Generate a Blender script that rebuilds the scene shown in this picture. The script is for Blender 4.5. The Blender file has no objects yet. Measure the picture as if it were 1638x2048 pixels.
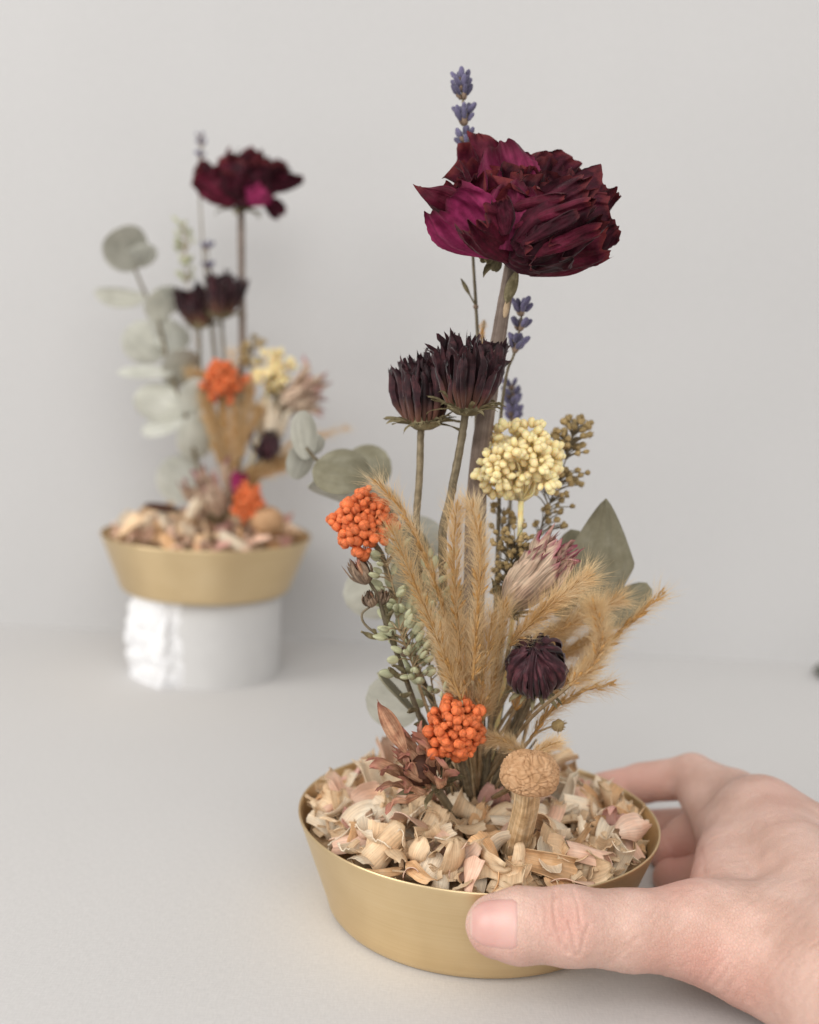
import bpy, math, random
import numpy as np
from mathutils import Vector, Matrix

# ------------------------------------------------------------------ camera, world, light
S = bpy.context.scene
C = S.collection
FPX, PITCH, ROLL, CAMZ = 2348.5, .142, .0483, .2181      # photograph is 1638 x 2048 px
cam_d = bpy.data.cameras.new('camera')
cam = bpy.data.objects.new('camera', cam_d); C.objects.link(cam)
cam_d.sensor_fit = 'VERTICAL'; cam_d.sensor_height = 36.0
cam_d.lens = FPX / 2048 * 36.0
cam_d.clip_start = .01; cam_d.clip_end = 20
cam.matrix_world = (Matrix.Translation((0, 0, CAMZ)) @ Matrix.Rotation(math.pi/2 - PITCH, 4, 'X')
                    @ Matrix.Rotation(ROLL, 4, 'Z'))
cam_d.dof.use_dof = True
cam_d.dof.focus_distance = .402
cam_d.dof.aperture_fstop = cam_d.lens / 6.6
S.camera = cam

world = bpy.data.worlds.new('World'); S.world = world; world.use_nodes = True
wbg = world.node_tree.nodes['Background']
wbg.inputs['Color'].default_value = (1.0, .985, .97, 1)
wbg.inputs['Strength'].default_value = .64

def area(name, loc, target, sx, sy, energy, col):
    d = bpy.data.lights.new(name, 'AREA'); d.shape = 'RECTANGLE'; d.size = sx; d.size_y = sy
    d.energy = energy; d.color = col
    o = bpy.data.objects.new(name, d); C.objects.link(o); o.location = loc
    o.rotation_euler = (Vector(target) - Vector(loc)).to_track_quat('-Z', 'Y').to_euler()
    return o
area('window_light', (-2.20, -.70, 1.45), (0, .50, .10), 1.5, 1.7, 44, (1, .98, .955))
area('fill_softbox', (.15, -1.70, 1.55), (.05, .55, .08), 2.6, 1.8, 44, (1, .985, .965))  # unseen softbox added as fill for camera-facing sides and brass reflections

S.view_settings.view_transform = 'Standard'; S.view_settings.look = 'None'
S.view_settings.exposure = 0; S.view_settings.gamma = 1
S.render.engine = 'CYCLES'
S.cycles.use_denoising = True
S.cycles.max_bounces = 8; S.cycles.diffuse_bounces = 5; S.cycles.transparent_max_bounces = 8

# ------------------------------------------------------------------ where a picture point lies at a given distance
_c, _s, _cr, _sr = math.cos(PITCH), math.sin(PITCH), math.cos(ROLL), math.sin(ROLL)
def ray(px, py):
    X, Y = px - 819, py - 1024
    a = X*_cr + Y*_sr; b = -X*_sr + Y*_cr
    u = -b/FPX; r = a/FPX
    return np.array([r, _c + u*_s, -_s + u*_c])
def at(px, py, Y):
    d = ray(px, py); t = Y/d[1]
    return d*t + np.array([0, 0, CAMZ])
def atz(px, py, z):
    d = ray(px, py); t = (z - CAMZ)/d[2]
    return d*t + np.array([0, 0, CAMZ])
def project(P):
    P = np.asarray(P); x = P[..., 0]; y = P[..., 1]; z = P[..., 2] - CAMZ
    d = y*_c - z*_s; u = y*_s + z*_c
    X = FPX*x/d; Y = -FPX*u/d
    return np.stack([819 + X*_cr - Y*_sr, 1024 + X*_sr + Y*_cr], -1)
def m(px, Y): return px*Y*1.02/FPX
def nrm(v):
    v = np.asarray(v, float); return v/(np.linalg.norm(v) + 1e-12)

# ------------------------------------------------------------------ mesh helpers
class Geo:
    def __init__(s): s.V = []; s.F = []; s.U = []; s.n = 0
    def add(s, V, F, U=None):
        V = np.asarray(V, float).reshape(-1, 3)
        F = [np.asarray(f) + s.n for f in (F if isinstance(F, list) else [F])]
        s.V.append(V); s.F += F
        s.U.append(np.zeros((len(V), 2)) if U is None else np.asarray(U, float).reshape(-1, 2))
        s.n += len(V); return s
    def mesh(s, name, mat, off=(0, 0, 0), smooth=True):
        V = np.concatenate(s.V) - np.asarray(off, float); U = np.concatenate(s.U)
        loops = np.concatenate([f.ravel() for f in s.F]).astype(np.int32)
        tot = np.concatenate([np.full(len(f), f.shape[1]) for f in s.F]).astype(np.int32)
        start = np.concatenate([[0], np.cumsum(tot)[:-1]]).astype(np.int32)
        me = bpy.data.meshes.new(name)
        me.vertices.add(len(V)); me.vertices.foreach_set('co', V.astype(np.float32).ravel())
        me.loops.add(len(loops)); me.loops.foreach_set('vertex_index', loops)
        me.polygons.add(len(tot)); me.polygons.foreach_set('loop_start', start)
        try: me.polygons.foreach_set('loop_total', tot)
        except Exception: pass
        me.update(calc_edges=True)
        me.polygons.foreach_set('use_smooth', np.full(len(tot), smooth))
        uv = me.uv_layers.new(name='UVMap')
        uv.data.foreach_set('uv', U[loops].astype(np.float32).ravel())
        if mat: me.materials.append(mat)
        me.update(); return me

def tag(o, label=None, cat=None, group=None, kind=None):
    if label: o['label'] = label
    if cat: o['category'] = cat
    if group: o['group'] = group
    if kind: o['kind'] = kind
    return o
def thing(name, loc, label, cat, group=None):
    o = bpy.data.objects.new(name, None); C.objects.link(o)
    o.empty_display_size = .005; o.location = Vector(loc)
    return tag(o, label, cat, group)
def wloc(o):
    l = np.array(o.location)
    return l + wloc(o.parent) if o.parent else l
def part(name, geo, mat, parent, smooth=True, kind=None, label=None):
    me = geo.mesh(name, mat, wloc(parent), smooth)
    o = bpy.data.objects.new(name, me); C.objects.link(o); o.parent = parent
    return tag(o, label=label, kind=kind)
def solo(name, geo, mat, loc, label, cat, group=None, smooth=True, kind=None):
    o = bpy.data.objects.new(name, geo.mesh(name, mat, loc, smooth)); C.objects.link(o)
    o.location = Vector(loc); return tag(o, label, cat, group, kind)
def inst(name, me, parent, loc, rot, sc=1.0):
    """a shared-mesh part: loc in world space, rot a 3x3 matrix"""
    o = bpy.data.objects.new(name, me); C.objects.link(o); o.parent = parent
    M = np.eye(4); M[:3, :3] = np.asarray(rot)*np.asarray(sc); M[:3, 3] = np.asarray(loc) - wloc(parent)
    o.matrix_local = Matrix(M.tolist()); return o

def spline(P, n):
    P = np.asarray(P, float)
    Q = np.vstack([2*P[0]-P[1], P, 2*P[-1]-P[-2]])
    t = np.linspace(0, len(P)-1 - 1e-9, n); i = t.astype(int); f = (t-i)[:, None]
    a, b, c, d = Q[i], Q[i+1], Q[i+2], Q[i+3]
    return .5*((2*b) + (c-a)*f + (2*a-5*b+4*c-d)*f**2 + (3*b-a-3*c+d)*f**3)
def grid_faces(nu, nv, closed=False):
    i = np.arange(nu)[:, None]; w = nv if closed else nv+1
    j = np.arange(nv)[None]; j2 = (j+1) % w
    return np.stack([i*w+j, i*w+j2, (i+1)*w+j2, (i+1)*w+j], -1).reshape(-1, 4)
def tube(P, R, sides=7, geo=None, cap=True, lump=0, rng=None):
    P = np.asarray(P, float); n = len(P)
    R = np.broadcast_to(np.asarray(R, float), (n,)) if np.ndim(R) else np.full(n, R)
    T = np.gradient(P, axis=0); T /= np.linalg.norm(T, axis=1, keepdims=True) + 1e-12
    up = np.array([.3, .9, .2]) if abs(T[0] @ nrm([.3, .9, .2])) < .9 else np.array([1., 0, 0])
    A = np.cross(T, up); A /= np.linalg.norm(A, axis=1, keepdims=True) + 1e-12
    B = np.cross(T, A)
    a = np.linspace(0, 2*np.pi, sides, endpoint=False)
    rr = R[:, None]*np.ones(sides)
    if lump: rr = rr*(1 + lump*(rng or np.random.default_rng(1)).normal(size=rr.shape))
    V = P[:, None] + rr[..., None]*(np.cos(a)[None, :, None]*A[:, None] + np.sin(a)[None, :, None]*B[:, None])
    U = np.stack(np.broadcast_arrays(a[None]/(2*np.pi), np.linspace(0, 1, n)[:, None]), -1)
    F = [grid_faces(n-1, sides, True)]
    if cap:
        F.append(np.arange(sides)[None, ::-1]); F.append((np.arange(sides) + (n-1)*sides)[None])
    g = geo or Geo(); g.add(V, F, U); return g
def frame(along, normal):
    y = nrm(along); z = np.asarray(normal, float); z = nrm(z - y*(z @ y)); x = np.cross(y, z)
    return np.stack([x, y, z], 1)          # columns
def any_frame(along, spin=0.):
    y = nrm(along); h = np.array([0, 0, 1.]) if abs(y[2]) < .9 else np.array([1., 0, 0])
    a = nrm(np.cross(y, h)); b = np.cross(a, y)
    return frame(y, math.cos(spin)*a + math.sin(spin)*b)
def sinoise(P, freq, rng, k=7):
    d = rng.normal(size=(k, P.shape[-1])); d /= np.linalg.norm(d, axis=1, keepdims=True)
    ph = rng.uniform(0, 6.28, k); fr = freq*rng.uniform(.6, 1.6, k)
    return np.sin((P @ d.T)*fr + ph).sum(-1)/math.sqrt(k)

PROF = {
    'rose': lambda u: np.where(u < .55, .30+.70*np.sin(np.pi/2*np.minimum(u/.55, 1)), 1-.34*(np.maximum(u-.55, 0)/.45)**2.2),
    'strap': lambda u: (.5+.5*np.minimum(u/.25, 1))*np.clip((1-u)/.32, 0, 1)**.55,
    'blunt': lambda u: (.40+.60*np.minimum(u/.45, 1)**.8)*(1-.42*np.clip((u-.8)/.2, 0, 1)**2),
    'kite': lambda u: (.25+.75*np.minimum(u/.42, 1)**.7)*np.clip((1-u)/.55, 0, 1)**.8,
    'lance': lambda u: np.sin(np.pi*np.clip(u*.92+.06, 0, 1))**.9,
    'round': lambda u: np.sqrt(np.clip(1-(2*np.clip(u, .012, .99)-1)**2, 0, 1))**.95,
    'chip': lambda u: np.ones_like(u),
}
def sheet(L, W, prof='rose', nu=10, nv=6, cup=.6, bend=0., curl=0., wr=.02, rag=.0, seed=0, notch=0., a0=0., twist=0., wfreq=4.):
    """a thin curved sheet: y along, x across, +z the outer side; returns points and uv"""
    rng = np.random.default_rng(seed)
    u = np.linspace(0, 1, nu+1)[:, None]*np.ones(nv+1); v = np.linspace(-1, 1, nv+1)[None]*np.ones((nu+1, 1))
    uu = u[:, 0]
    th = a0 + bend*uu + curl*np.clip((uu-.65)/.35, 0, 1)**1.5
    ds = L/nu; ys = np.concatenate([[0], np.cumsum(np.cos((th[1:]+th[:-1])/2)*ds)])
    zs = np.concatenate([[0], np.cumsum(np.sin((th[1:]+th[:-1])/2)*ds)])
    w = W/2*PROF[prof](u)
    c = max(abs(cup), 1e-3)*np.sign(cup if cup else 1)
    x = w*np.sin(v*c)/c*1.0; dz = -w*(1-np.cos(v*c))/c
    ty, tz = np.cos(th)[:, None], np.sin(th)[:, None]
    Q = np.stack([u*L, v*W], -1)/max(L, W)
    n1 = sinoise(Q, wfreq*2.2, rng); n2 = 1-2*np.abs(np.tanh(sinoise(Q*np.array([.5, 1.]), wfreq*3.2, rng)))
    n3 = sinoise(Q, wfreq*7, rng)
    nz = (n1 + .7*n2 + (.45 if prof == 'rose' else .25)*n3)*wr*L*(.15+u)*(.6+.4*np.abs(v))
    dz = dz + nz
    dy = np.zeros_like(u)
    if rag:
        vv = np.linspace(-1, 1, nv+1); e = sum(a_*np.sin(vv*f_ + p_) for a_, f_, p_ in zip((.7, .6, .45, .3), rng.uniform([2, 5, 9, 15], [4, 8, 13, 22]), rng.uniform(0, 6.28, 4)))
        dy = rag*L*e[None]*np.clip((u-.55)/.45, 0, 1)**2
        e2 = rng.normal(size=(nu+1, 1))*rag*.6
        x = x*(1+e2*np.abs(v)**2*u)
    if prof == 'rose':
        dz = dz + L*.055*u**3*np.sin(v*5.5*(1+.3*np.sin(u*3)) + rng.uniform(0, 6.28)) + L*.022*u**4*np.sin(v*13 + rng.uniform(0, 6.28))
        dy = dy - .08*L*np.abs(v)**2.2*u**3
    if prof in ('rose', 'blunt') and wr > .03:
        for _ in range(9 if prof == 'rose' else 3):               # sharp dried folds
            a_ = rng.normal(0, .5); c_ = rng.uniform(-.7, .7); q_ = (v*.5*math.cos(a_) + (u-.6)*math.sin(a_)) - c_*.5
            dz = dz - rng.choice([-1, 1])*wr*.55*L*np.exp(-np.abs(q_)/.05)*np.clip(u*1.6-.15, 0, 1)
    if notch: dy = dy - notch*L*np.abs(v)**2.5*u**2
    if twist:
        a = twist*u; x, dz = x*np.cos(a)-dz*np.sin(a), x*np.sin(a)+dz*np.cos(a)
    Y = ys[:, None] + ty*dy - tz*dz; Z = zs[:, None] + tz*dy + ty*dz
    return np.stack([x, Y, Z], -1), np.stack([(v+1)/2, u], -1)
def sheet_geo(P, UV, thick=0., geo=None, xf=None, org=(0, 0, 0)):
    nu, nv = P.shape[0]-1, P.shape[1]-1
    V = P.reshape(-1, 3)
    g = geo or Geo()
    if xf is not None: V = V @ np.asarray(xf).T + np.asarray(org)
    F = grid_faces(nu, nv)
    if thick:
        G = V.reshape(nu+1, nv+1, 3)
        du = np.gradient(G, axis=0); dv = np.gradient(G, axis=1)
        N = np.cross(dv, du); N /= np.linalg.norm(N, axis=-1, keepdims=True)+1e-12
        a = (G+N*thick/2).reshape(-1, 3); b = (G-N*thick/2).reshape(-1, 3); n = len(a)
        idx = np.arange(n).reshape(nu+1, nv+1)
        loop = np.concatenate([idx[0, :-1], idx[:-1, -1], idx[-1, ::-1][:-1], idx[::-1, 0][:-1]])
        k = len(loop); i0 = np.arange(k); i1 = (i0+1) % k; U2 = UV.reshape(-1, 2)
        g.add(np.vstack([a, b, a[loop], b[loop]]), [F, F[:, ::-1]+n, np.stack([i0, i1, i1+k, i0+k], -1)+2*n], np.vstack([U2, U2, U2[loop], U2[loop]]))
    else: g.add(V, F, UV)
    return g
def ball(rad=(1, 1, 1), nu=6, nv=8, pw=1.0, geo=None, bump=0, rng=None):
    """ellipsoid standing on the origin along y, base at 0"""
    t = np.linspace(0, np.pi, nu+1); a = np.linspace(0, 2*np.pi, nv, endpoint=False)
    t = np.clip(t, .02, np.pi-.02)
    y = 1-np.cos(t); r = np.sin(t)**pw
    rr = r[:, None]*np.ones(nv)
    if bump: rr = rr*(1+bump*rng.normal(size=rr.shape))
    V = np.stack([rr*np.cos(a)*rad[0], y[:, None]*np.ones(nv)*rad[1], rr*np.sin(a)*rad[2]], -1)
    U = np.stack(np.broadcast_arrays(a[None]/(2*np.pi), (t/np.pi)[:, None]), -1)
    g = geo or Geo(); g.add(V, [grid_faces(nu, nv, True), np.arange(nv)[None], (np.arange(nv)+nu*nv)[None, ::-1]], U); return g
def lathe(prof, seg=128, loc=(0, 0, 0)):
    prof = np.asarray(prof); a = np.linspace(0, 2*np.pi, seg, endpoint=False)
    V = np.stack([prof[:, :1]*np.cos(a), prof[:, :1]*np.sin(a), prof[:, 1:]*np.ones(seg)], -1) + np.asarray(loc)
    U = np.stack(np.broadcast_arrays(a[None]/(2*np.pi), np.linspace(0, 1, len(prof))[:, None]), -1)
    return Geo().add(V, grid_faces(len(prof)-1, seg, True), U)

# ------------------------------------------------------------------ materials
def new_mat(name):
    mt = bpy.data.materials.new(name); mt.use_nodes = True
    nt = mt.node_tree; return mt, nt, nt.nodes, nt.links, nt.nodes['Principled BSDF']
def ramp(nd, stops):
    r = nd.new('ShaderNodeValToRGB'); e = r.color_ramp.elements
    while len(e) < len(stops): e.new(.5)
    for k, (p, c) in enumerate(stops): e[k].position = p; e[k].color = (*c, 1)
    return r
def organic(name, cols, scale=250, streak=0., fibres=30, edge=None, base=None, rough=.75, transl=.15, bump=.25, bscale=900, sheen=0., vary=.12, spec=.25, sss=0., ewide=.78, bdist=.00016, crum=0.):
    """dried plant matter: mottled colours, fibres along the piece, optional tip/edge colour, per-piece variation"""
    mt, nt, nd, ln, b = new_mat(name)
    tc = nd.new('ShaderNodeTexCoord'); oi = nd.new('ShaderNodeObjectInfo')
    off = nd.new('ShaderNodeVectorMath'); off.operation = 'ADD'
    sc = nd.new('ShaderNodeVectorMath'); sc.operation = 'SCALE'; sc.inputs[0].default_value = (1.7, 2.3, 3.1); ln.new(oi.outputs['Random'], sc.inputs['Scale'])
    ln.new(tc.outputs['Object'], off.inputs[0]); ln.new(sc.outputs[0], off.inputs[1])
    n = nd.new('ShaderNodeTexNoise'); n.inputs['Scale'].default_value = scale; n.inputs['Detail'].default_value = 5; n.inputs['Roughness'].default_value = .62
    ln.new(off.outputs[0], n.inputs['Vector'])
    k = len(cols); r = ramp(nd, [(.30+.40*i/max(k-1, 1), c) for i, c in enumerate(cols)])
    ln.new(n.outputs['Fac'], r.inputs['Fac']); col = r.outputs['Color']
    uvm = nd.new('ShaderNodeMapping'); uvm.inputs['Scale'].default_value = (fibres, 1.6, 1); ln.new(tc.outputs['UV'], uvm.inputs['Vector'])
    uo = nd.new('ShaderNodeVectorMath'); uo.operation = 'ADD'; ln.new(uvm.outputs[0], uo.inputs[0]); ln.new(sc.outputs[0], uo.inputs[1])
    fn = nd.new('ShaderNodeTexNoise'); fn.inputs['Scale'].default_value = 1.; fn.inputs['Detail'].default_value = 3; ln.new(uo.outputs[0], fn.inputs['Vector'])
    def mix(a, bcol, fac, typ='MIX'):
        x = nd.new('ShaderNodeMix'); x.data_type = 'RGBA'; x.blend_type = typ
        for s_, v in ((x.inputs[0], fac), (x.inputs[6], a), (x.inputs[7], bcol)):
            if hasattr(v, 'links') or hasattr(v, 'is_linked'): ln.new(v, s_)
            elif isinstance(v, (int, float)): s_.default_value = v
            else: s_.default_value = (*v, 1)
        return x.outputs[2]
    if streak:
        sr = ramp(nd, [(.35, (1-streak,)*3), (.65, (1+streak*.35,)*3)]); ln.new(fn.outputs['Fac'], sr.inputs['Fac'])
        col = mix(col, sr.outputs['Color'], 1., 'MULTIPLY')
    sep = nd.new('ShaderNodeSeparateXYZ'); ln.new(tc.outputs['UV'], sep.inputs[0])
    def math_(op, a, c=None):
        x = nd.new('ShaderNodeMath'); x.operation = op
        for s_, v in zip(x.inputs, (a, c)):
            if v is None: continue
            if isinstance(v, (int, float)): s_.default_value = v
            else: ln.new(v, s_)
        return x.outputs[0]
    if edge is not None:
        vv = math_('ABSOLUTE', math_('MULTIPLY', math_('SUBTRACT', sep.outputs[0], .5), 1.7))
        e = math_('MAXIMUM', vv, sep.outputs[1])
        e = math_('ADD', e, math_('MULTIPLY', math_('SUBTRACT', n.outputs['Fac'], .5), .35))
        mr = nd.new('ShaderNodeMapRange'); mr.inputs['From Min'].default_value = ewide; mr.inputs['From Max'].default_value = min(1.02, ewide+.28); ln.new(e, mr.inputs['Value'])
        col = mix(col, edge, mr.outputs[0])
    if base is not None:
        mr = nd.new('ShaderNodeMapRange'); mr.inputs['From Min'].default_value = .45; mr.inputs['From Max'].default_value = .0
        ln.new(math_('ADD', sep.outputs[1], math_('MULTIPLY', math_('SUBTRACT', n.outputs['Fac'], .5), .3)), mr.inputs['Value'])
        col = mix(col, base, mr.outputs[0])
    if vary:
        hs = nd.new('ShaderNodeHueSaturation'); ln.new(col, hs.inputs['Color'])
        ln.new(math_('ADD', math_('MULTIPLY', oi.outputs['Random'], 2*vary), 1-vary), hs.inputs['Value']); col = hs.outputs[0]
    ln.new(col, b.inputs['Base Color'])
    b.inputs['Roughness'].default_value = rough; b.inputs['Specular IOR Level'].default_value = spec
    if sheen: b.inputs['Sheen Weight'].default_value = sheen; b.inputs['Sheen Roughness'].default_value = .4
    if sss: b.inputs['Subsurface Weight'].default_value = sss; b.inputs['Subsurface Radius'].default_value = (1, .7, .4); b.inputs['Subsurface Scale'].default_value = .0025
    if bump:
        bn = nd.new('ShaderNodeTexNoise'); bn.inputs['Scale'].default_value = bscale; bn.inputs['Detail'].default_value = 3; ln.new(off.outputs[0], bn.inputs['Vector'])
        h = math_('ADD', bn.outputs['Fac'], math_('MULTIPLY', fn.outputs['Fac'], 1.2 if streak else .3))
        if crum:
            cn = nd.new('ShaderNodeTexNoise'); cn.noise_type = 'RIDGED_MULTIFRACTAL'; cn.inputs['Scale'].default_value = crum; cn.inputs['Detail'].default_value = 3; ln.new(off.outputs[0], cn.inputs['Vector'])
            h = math_('ADD', h, math_('MULTIPLY', cn.outputs['Fac'], 2.2))
        bp = nd.new('ShaderNodeBump'); bp.inputs['Strength'].default_value = bump; bp.inputs['Distance'].default_value = bdist
        ln.new(h, bp.inputs['Height']); ln.new(bp.outputs[0], b.inputs['Normal'])
    if transl:
        t = nd.new('ShaderNodeBsdfTranslucent'); ln.new(col, t.inputs['Color'])
        ms = nd.new('ShaderNodeMixShader'); ms.inputs[0].default_value = transl
        ln.new(b.outputs[0], ms.inputs[1]); ln.new(t.outputs[0], ms.inputs[2])
        ln.new(ms.outputs[0], nd['Material Output'].inputs['Surface'])
    return mt
def srgb(r, g, b):
    return tuple((x/255/12.92 if x/255 <= .04045 else ((x/255+.055)/1.055)**2.4) for x in (r, g, b))

def cloth(name, col, weave=1600, amount=.10):
    mt, nt, nd, ln, b = new_mat(name)
    tc = nd.new('ShaderNodeTexCoord')
    big = nd.new('ShaderNodeTexNoise'); big.inputs['Scale'].default_value = 6; big.inputs['Detail'].default_value = 2; ln.new(tc.outputs['Object'], big.inputs['Vector'])
    hs = []
    for sc in ((weave*.25, weave, weave*.25), (weave, weave*.25, weave)):
        mp = nd.new('ShaderNodeMapping'); mp.inputs['Scale'].default_value = sc; ln.new(tc.outputs['Object'], mp.inputs['Vector'])
        n = nd.new('ShaderNodeTexNoise'); n.inputs['Scale'].default_value = 1; n.inputs['Detail'].default_value = 2; ln.new(mp.outputs[0], n.inputs['Vector']); hs.append(n.outputs['Fac'])
    a = nd.new('ShaderNodeMath'); a.operation = 'ADD'; ln.new(hs[0], a.inputs[0]); ln.new(hs[1], a.inputs[1])
    mr = nd.new('ShaderNodeMapRange'); mr.inputs['From Min'].default_value = .6; mr.inputs['From Max'].default_value = 1.4
    mr.inputs['To Min'].default_value = 1-amount; mr.inputs['To Max'].default_value = 1+amount; ln.new(a.outputs[0], mr.inputs['Value'])
    m2 = nd.new('ShaderNodeMapRange'); m2.inputs['From Min'].default_value = .3; m2.inputs['From Max'].default_value = .7; m2.inputs['To Min'].default_value = .98; m2.inputs['To Max'].default_value = 1.015; ln.new(big.outputs['Fac'], m2.inputs['Value'])
    mu = nd.new('ShaderNodeMath'); mu.operation = 'MULTIPLY'; ln.new(mr.outputs[0], mu.inputs[0]); ln.new(m2.outputs[0], mu.inputs[1])
    hv = nd.new('ShaderNodeHueSaturation'); hv.inputs['Color'].default_value = (*col, 1); ln.new(mu.outputs[0], hv.inputs['Value'])
    ln.new(hv.outputs[0], b.inputs['Base Color']); b.inputs['Roughness'].default_value = .85; b.inputs['Specular IOR Level'].default_value = .15
    bp = nd.new('ShaderNodeBump'); bp.inputs['Strength'].default_value = .25; bp.inputs['Distance'].default_value = .0002; ln.new(a.outputs[0], bp.inputs['Height']); ln.new(bp.outputs[0], b.inputs['Normal'])
    return mt

ANI = .25
def brass():
    mt, nt, nd, ln, b = new_mat('brushed_brass')
    tc = nd.new('ShaderNodeTexCoord')
    mp = nd.new('ShaderNodeMapping'); mp.inputs['Scale'].default_value = (5, 260, 1); ln.new(tc.outputs['UV'], mp.inputs['Vector'])
    n = nd.new('ShaderNodeTexNoise'); n.inputs['Scale'].default_value = 1; n.inputs['Detail'].default_value = 4; n.inputs['Roughness'].default_value = .7; ln.new(mp.outputs[0], n.inputs['Vector'])
    bl = nd.new('ShaderNodeTexNoise'); bl.inputs['Scale'].default_value = 45; bl.inputs['Detail'].default_value = 4; ln.new(tc.outputs['Object'], bl.inputs['Vector'])
    ad = nd.new('ShaderNodeMath'); ad.operation = 'MULTIPLY_ADD'; ad.inputs[1].default_value = .5; ln.new(n.outputs['Fac'], ad.inputs[0])
    m2 = nd.new('ShaderNodeMath'); m2.operation = 'MULTIPLY'; m2.inputs[1].default_value = .5; ln.new(bl.outputs['Fac'], m2.inputs[0]); ln.new(m2.outputs[0], ad.inputs[2])
    r = ramp(nd, [(.20, (.70, .525, .29)), (.5, (.77, .595, .35)), (.85, (.83, .675, .44))]); ln.new(ad.outputs[0], r.inputs['Fac'])
    ln.new(r.outputs['Color'], b.inputs['Base Color']); b.inputs['Metallic'].default_value = 1
    mr = nd.new('ShaderNodeMapRange'); mr.inputs['To Min'].default_value = .36; mr.inputs['To Max'].default_value = .50; ln.new(bl.outputs['Fac'], mr.inputs['Value']); ln.new(mr.outputs[0], b.inputs['Roughness'])
    b.inputs['Anisotropic'].default_value = .75; b.inputs['Anisotropic Rotation'].default_value = ANI
    tg = nd.new('ShaderNodeTangent'); tg.direction_type = 'RADIAL'; tg.axis = 'Z'; ln.new(tg.outputs[0], b.inputs['Tangent'])
    bp = nd.new('ShaderNodeBump'); bp.inputs['Strength'].default_value = .12; bp.inputs['Distance'].default_value = .0003; ln.new(n.outputs['Fac'], bp.inputs['Height']); ln.new(bp.outputs[0], b.inputs['Normal'])
    return mt

M = {}
M['table'] = cloth('table_cloth', (.560, .548, .537), 1300, .06)
M['wall'] = cloth('wall_paper', (.508, .501, .496), 1300, .05)
M['brass'] = brass()
M['rose_dark'] = organic('rose_dark', [(.017, .002, .005), (.036, .003, .009), (.066, .006, .017)], 220, .35, 16, edge=(.10, .016, .018), rough=.62, transl=.10, sheen=.06, vary=.25, bump=.6, bscale=700, ewide=.9, bdist=.0004, crum=170, spec=.14)
M['rose_red'] = organic('rose_red', [(.042, .004, .010), (.085, .007, .019), (.135, .013, .036)], 200, .30, 16, edge=(.14, .022, .022), rough=.6, transl=.14, sheen=.06, vary=.2, bump=.6, bscale=700, ewide=.9, bdist=.0004, crum=170, spec=.14)
M['rose_pink'] = organic('rose_magenta', [(.19, .015, .058), (.31, .028, .108), (.40, .050, .155)], 160, .30, 18, edge=(.085, .010, .022), rough=.6, transl=.16, sheen=.06, vary=.1, bump=.6, bscale=700, ewide=.84, bdist=.0004, crum=170, spec=.14)
M['plum'] = organic('plum_petal', [(.016, .006, .009), (.036, .011, .015), (.09, .028, .032)], 260, .5, 12, rough=.55, transl=.08, base=(.19, .085, .055), vary=.35, bump=.4, sheen=.2)
M['globe'] = organic('aubergine_petal', [(.022, .008, .011), (.050, .014, .020), (.11, .032, .040)], 260, .4, 10, rough=.5, transl=.05, vary=.3, bump=.4, sheen=.2)
M['pinkcream'] = organic('pink_cream_petal', [(.56, .38, .28), (.72, .54, .40), (.80, .64, .47)], 120, .5, 16, edge=(.32, .08, .12), rough=.7, transl=.2, vary=.12, bump=.5, ewide=.90)
M['rust'] = organic('rust_petal', [(.30, .13, .075), (.46, .25, .15), (.60, .37, .24)], 220, .4, 10, edge=(.34, .13, .10), rough=.65, transl=.12, vary=.25, bump=.5)
M['bract'] = organic('bract_green', [(.13, .105, .055), (.21, .175, .095), (.30, .255, .15)], 400, .3, 6, rough=.75, transl=.1, vary=.25)
M['stem_rose'] = organic('rose_stem', [(.13, .095, .075), (.20, .15, .12), (.27, .21, .17)], 160, .3, 30, rough=.7, transl=0, bump=.35, vary=0)
M['stem'] = organic('dry_stem', [(.11, .085, .05), (.18, .145, .09), (.26, .21, .14)], 300, .35, 8, rough=.7, transl=0, vary=.25)
M['straw'] = organic('straw_stem', [(.30, .21, .11), (.42, .30, .17), (.52, .40, .25)], 300, .3, 8, rough=.6, transl=.1, vary=.2)
M['lav'] = organic('lavender_bud', [(.095, .085, .15), (.15, .135, .23), (.22, .20, .31)], 700, .3, 6, rough=.8, transl=.1, sheen=.5, vary=.3, bscale=2500)
M['lavcalyx'] = organic('lavender_calyx', [(.20, .14, .09), (.30, .21, .14), (.22, .15, .17)], 700, .3, 6, rough=.8, transl=.1, vary=.3)
M['cream'] = organic('cream_pellet', [(.92, .64, .27), (.96, .77, .41), (.97, .86, .58)], 300, 0, 4, rough=.32, transl=.1, sss=.6, vary=.06, bump=.08, spec=.5)
M['orange'] = organic('orange_bud', [(.58, .085, .022), (.78, .18, .055), (.90, .36, .16)], 500, .35, 8, rough=.55, transl=.05, sss=.4, vary=.16, bump=.4, bscale=2600)
M['pod'] = organic('pale_green_pod', [(.44, .45, .27), (.55, .56, .36), (.64, .65, .46)], 500, .2, 5, rough=.7, transl=.2, vary=.15)
M['seed'] = organic('brown_seedhead', [(.30, .20, .08), (.46, .33, .15), (.58, .45, .24)], 900, .3, 6, rough=.8, transl=.05, vary=.25, bump=.6, bscale=3000)
M['euc'] = organic('eucalyptus_leaf', [(.185, .165, .105), (.25, .23, .155), (.34, .32, .235)], 90, .12, 7, edge=(.30, .28, .18), rough=.7, transl=.14, vary=.12, bump=.2, ewide=.95)
M['euc_pale'] = organic('eucalyptus_leaf_pale', [(.42, .41, .345), (.50, .49, .42), (.57, .56, .49)], 90, .12, 7, rough=.75, transl=.2, vary=.10, bump=.2)
M['gold'] = organic('golden_spikelet', [(.44, .22, .06), (.58, .33, .11), (.66, .42, .18)], 500, .2, 5, rough=.6, transl=.2, vary=.2)
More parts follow.
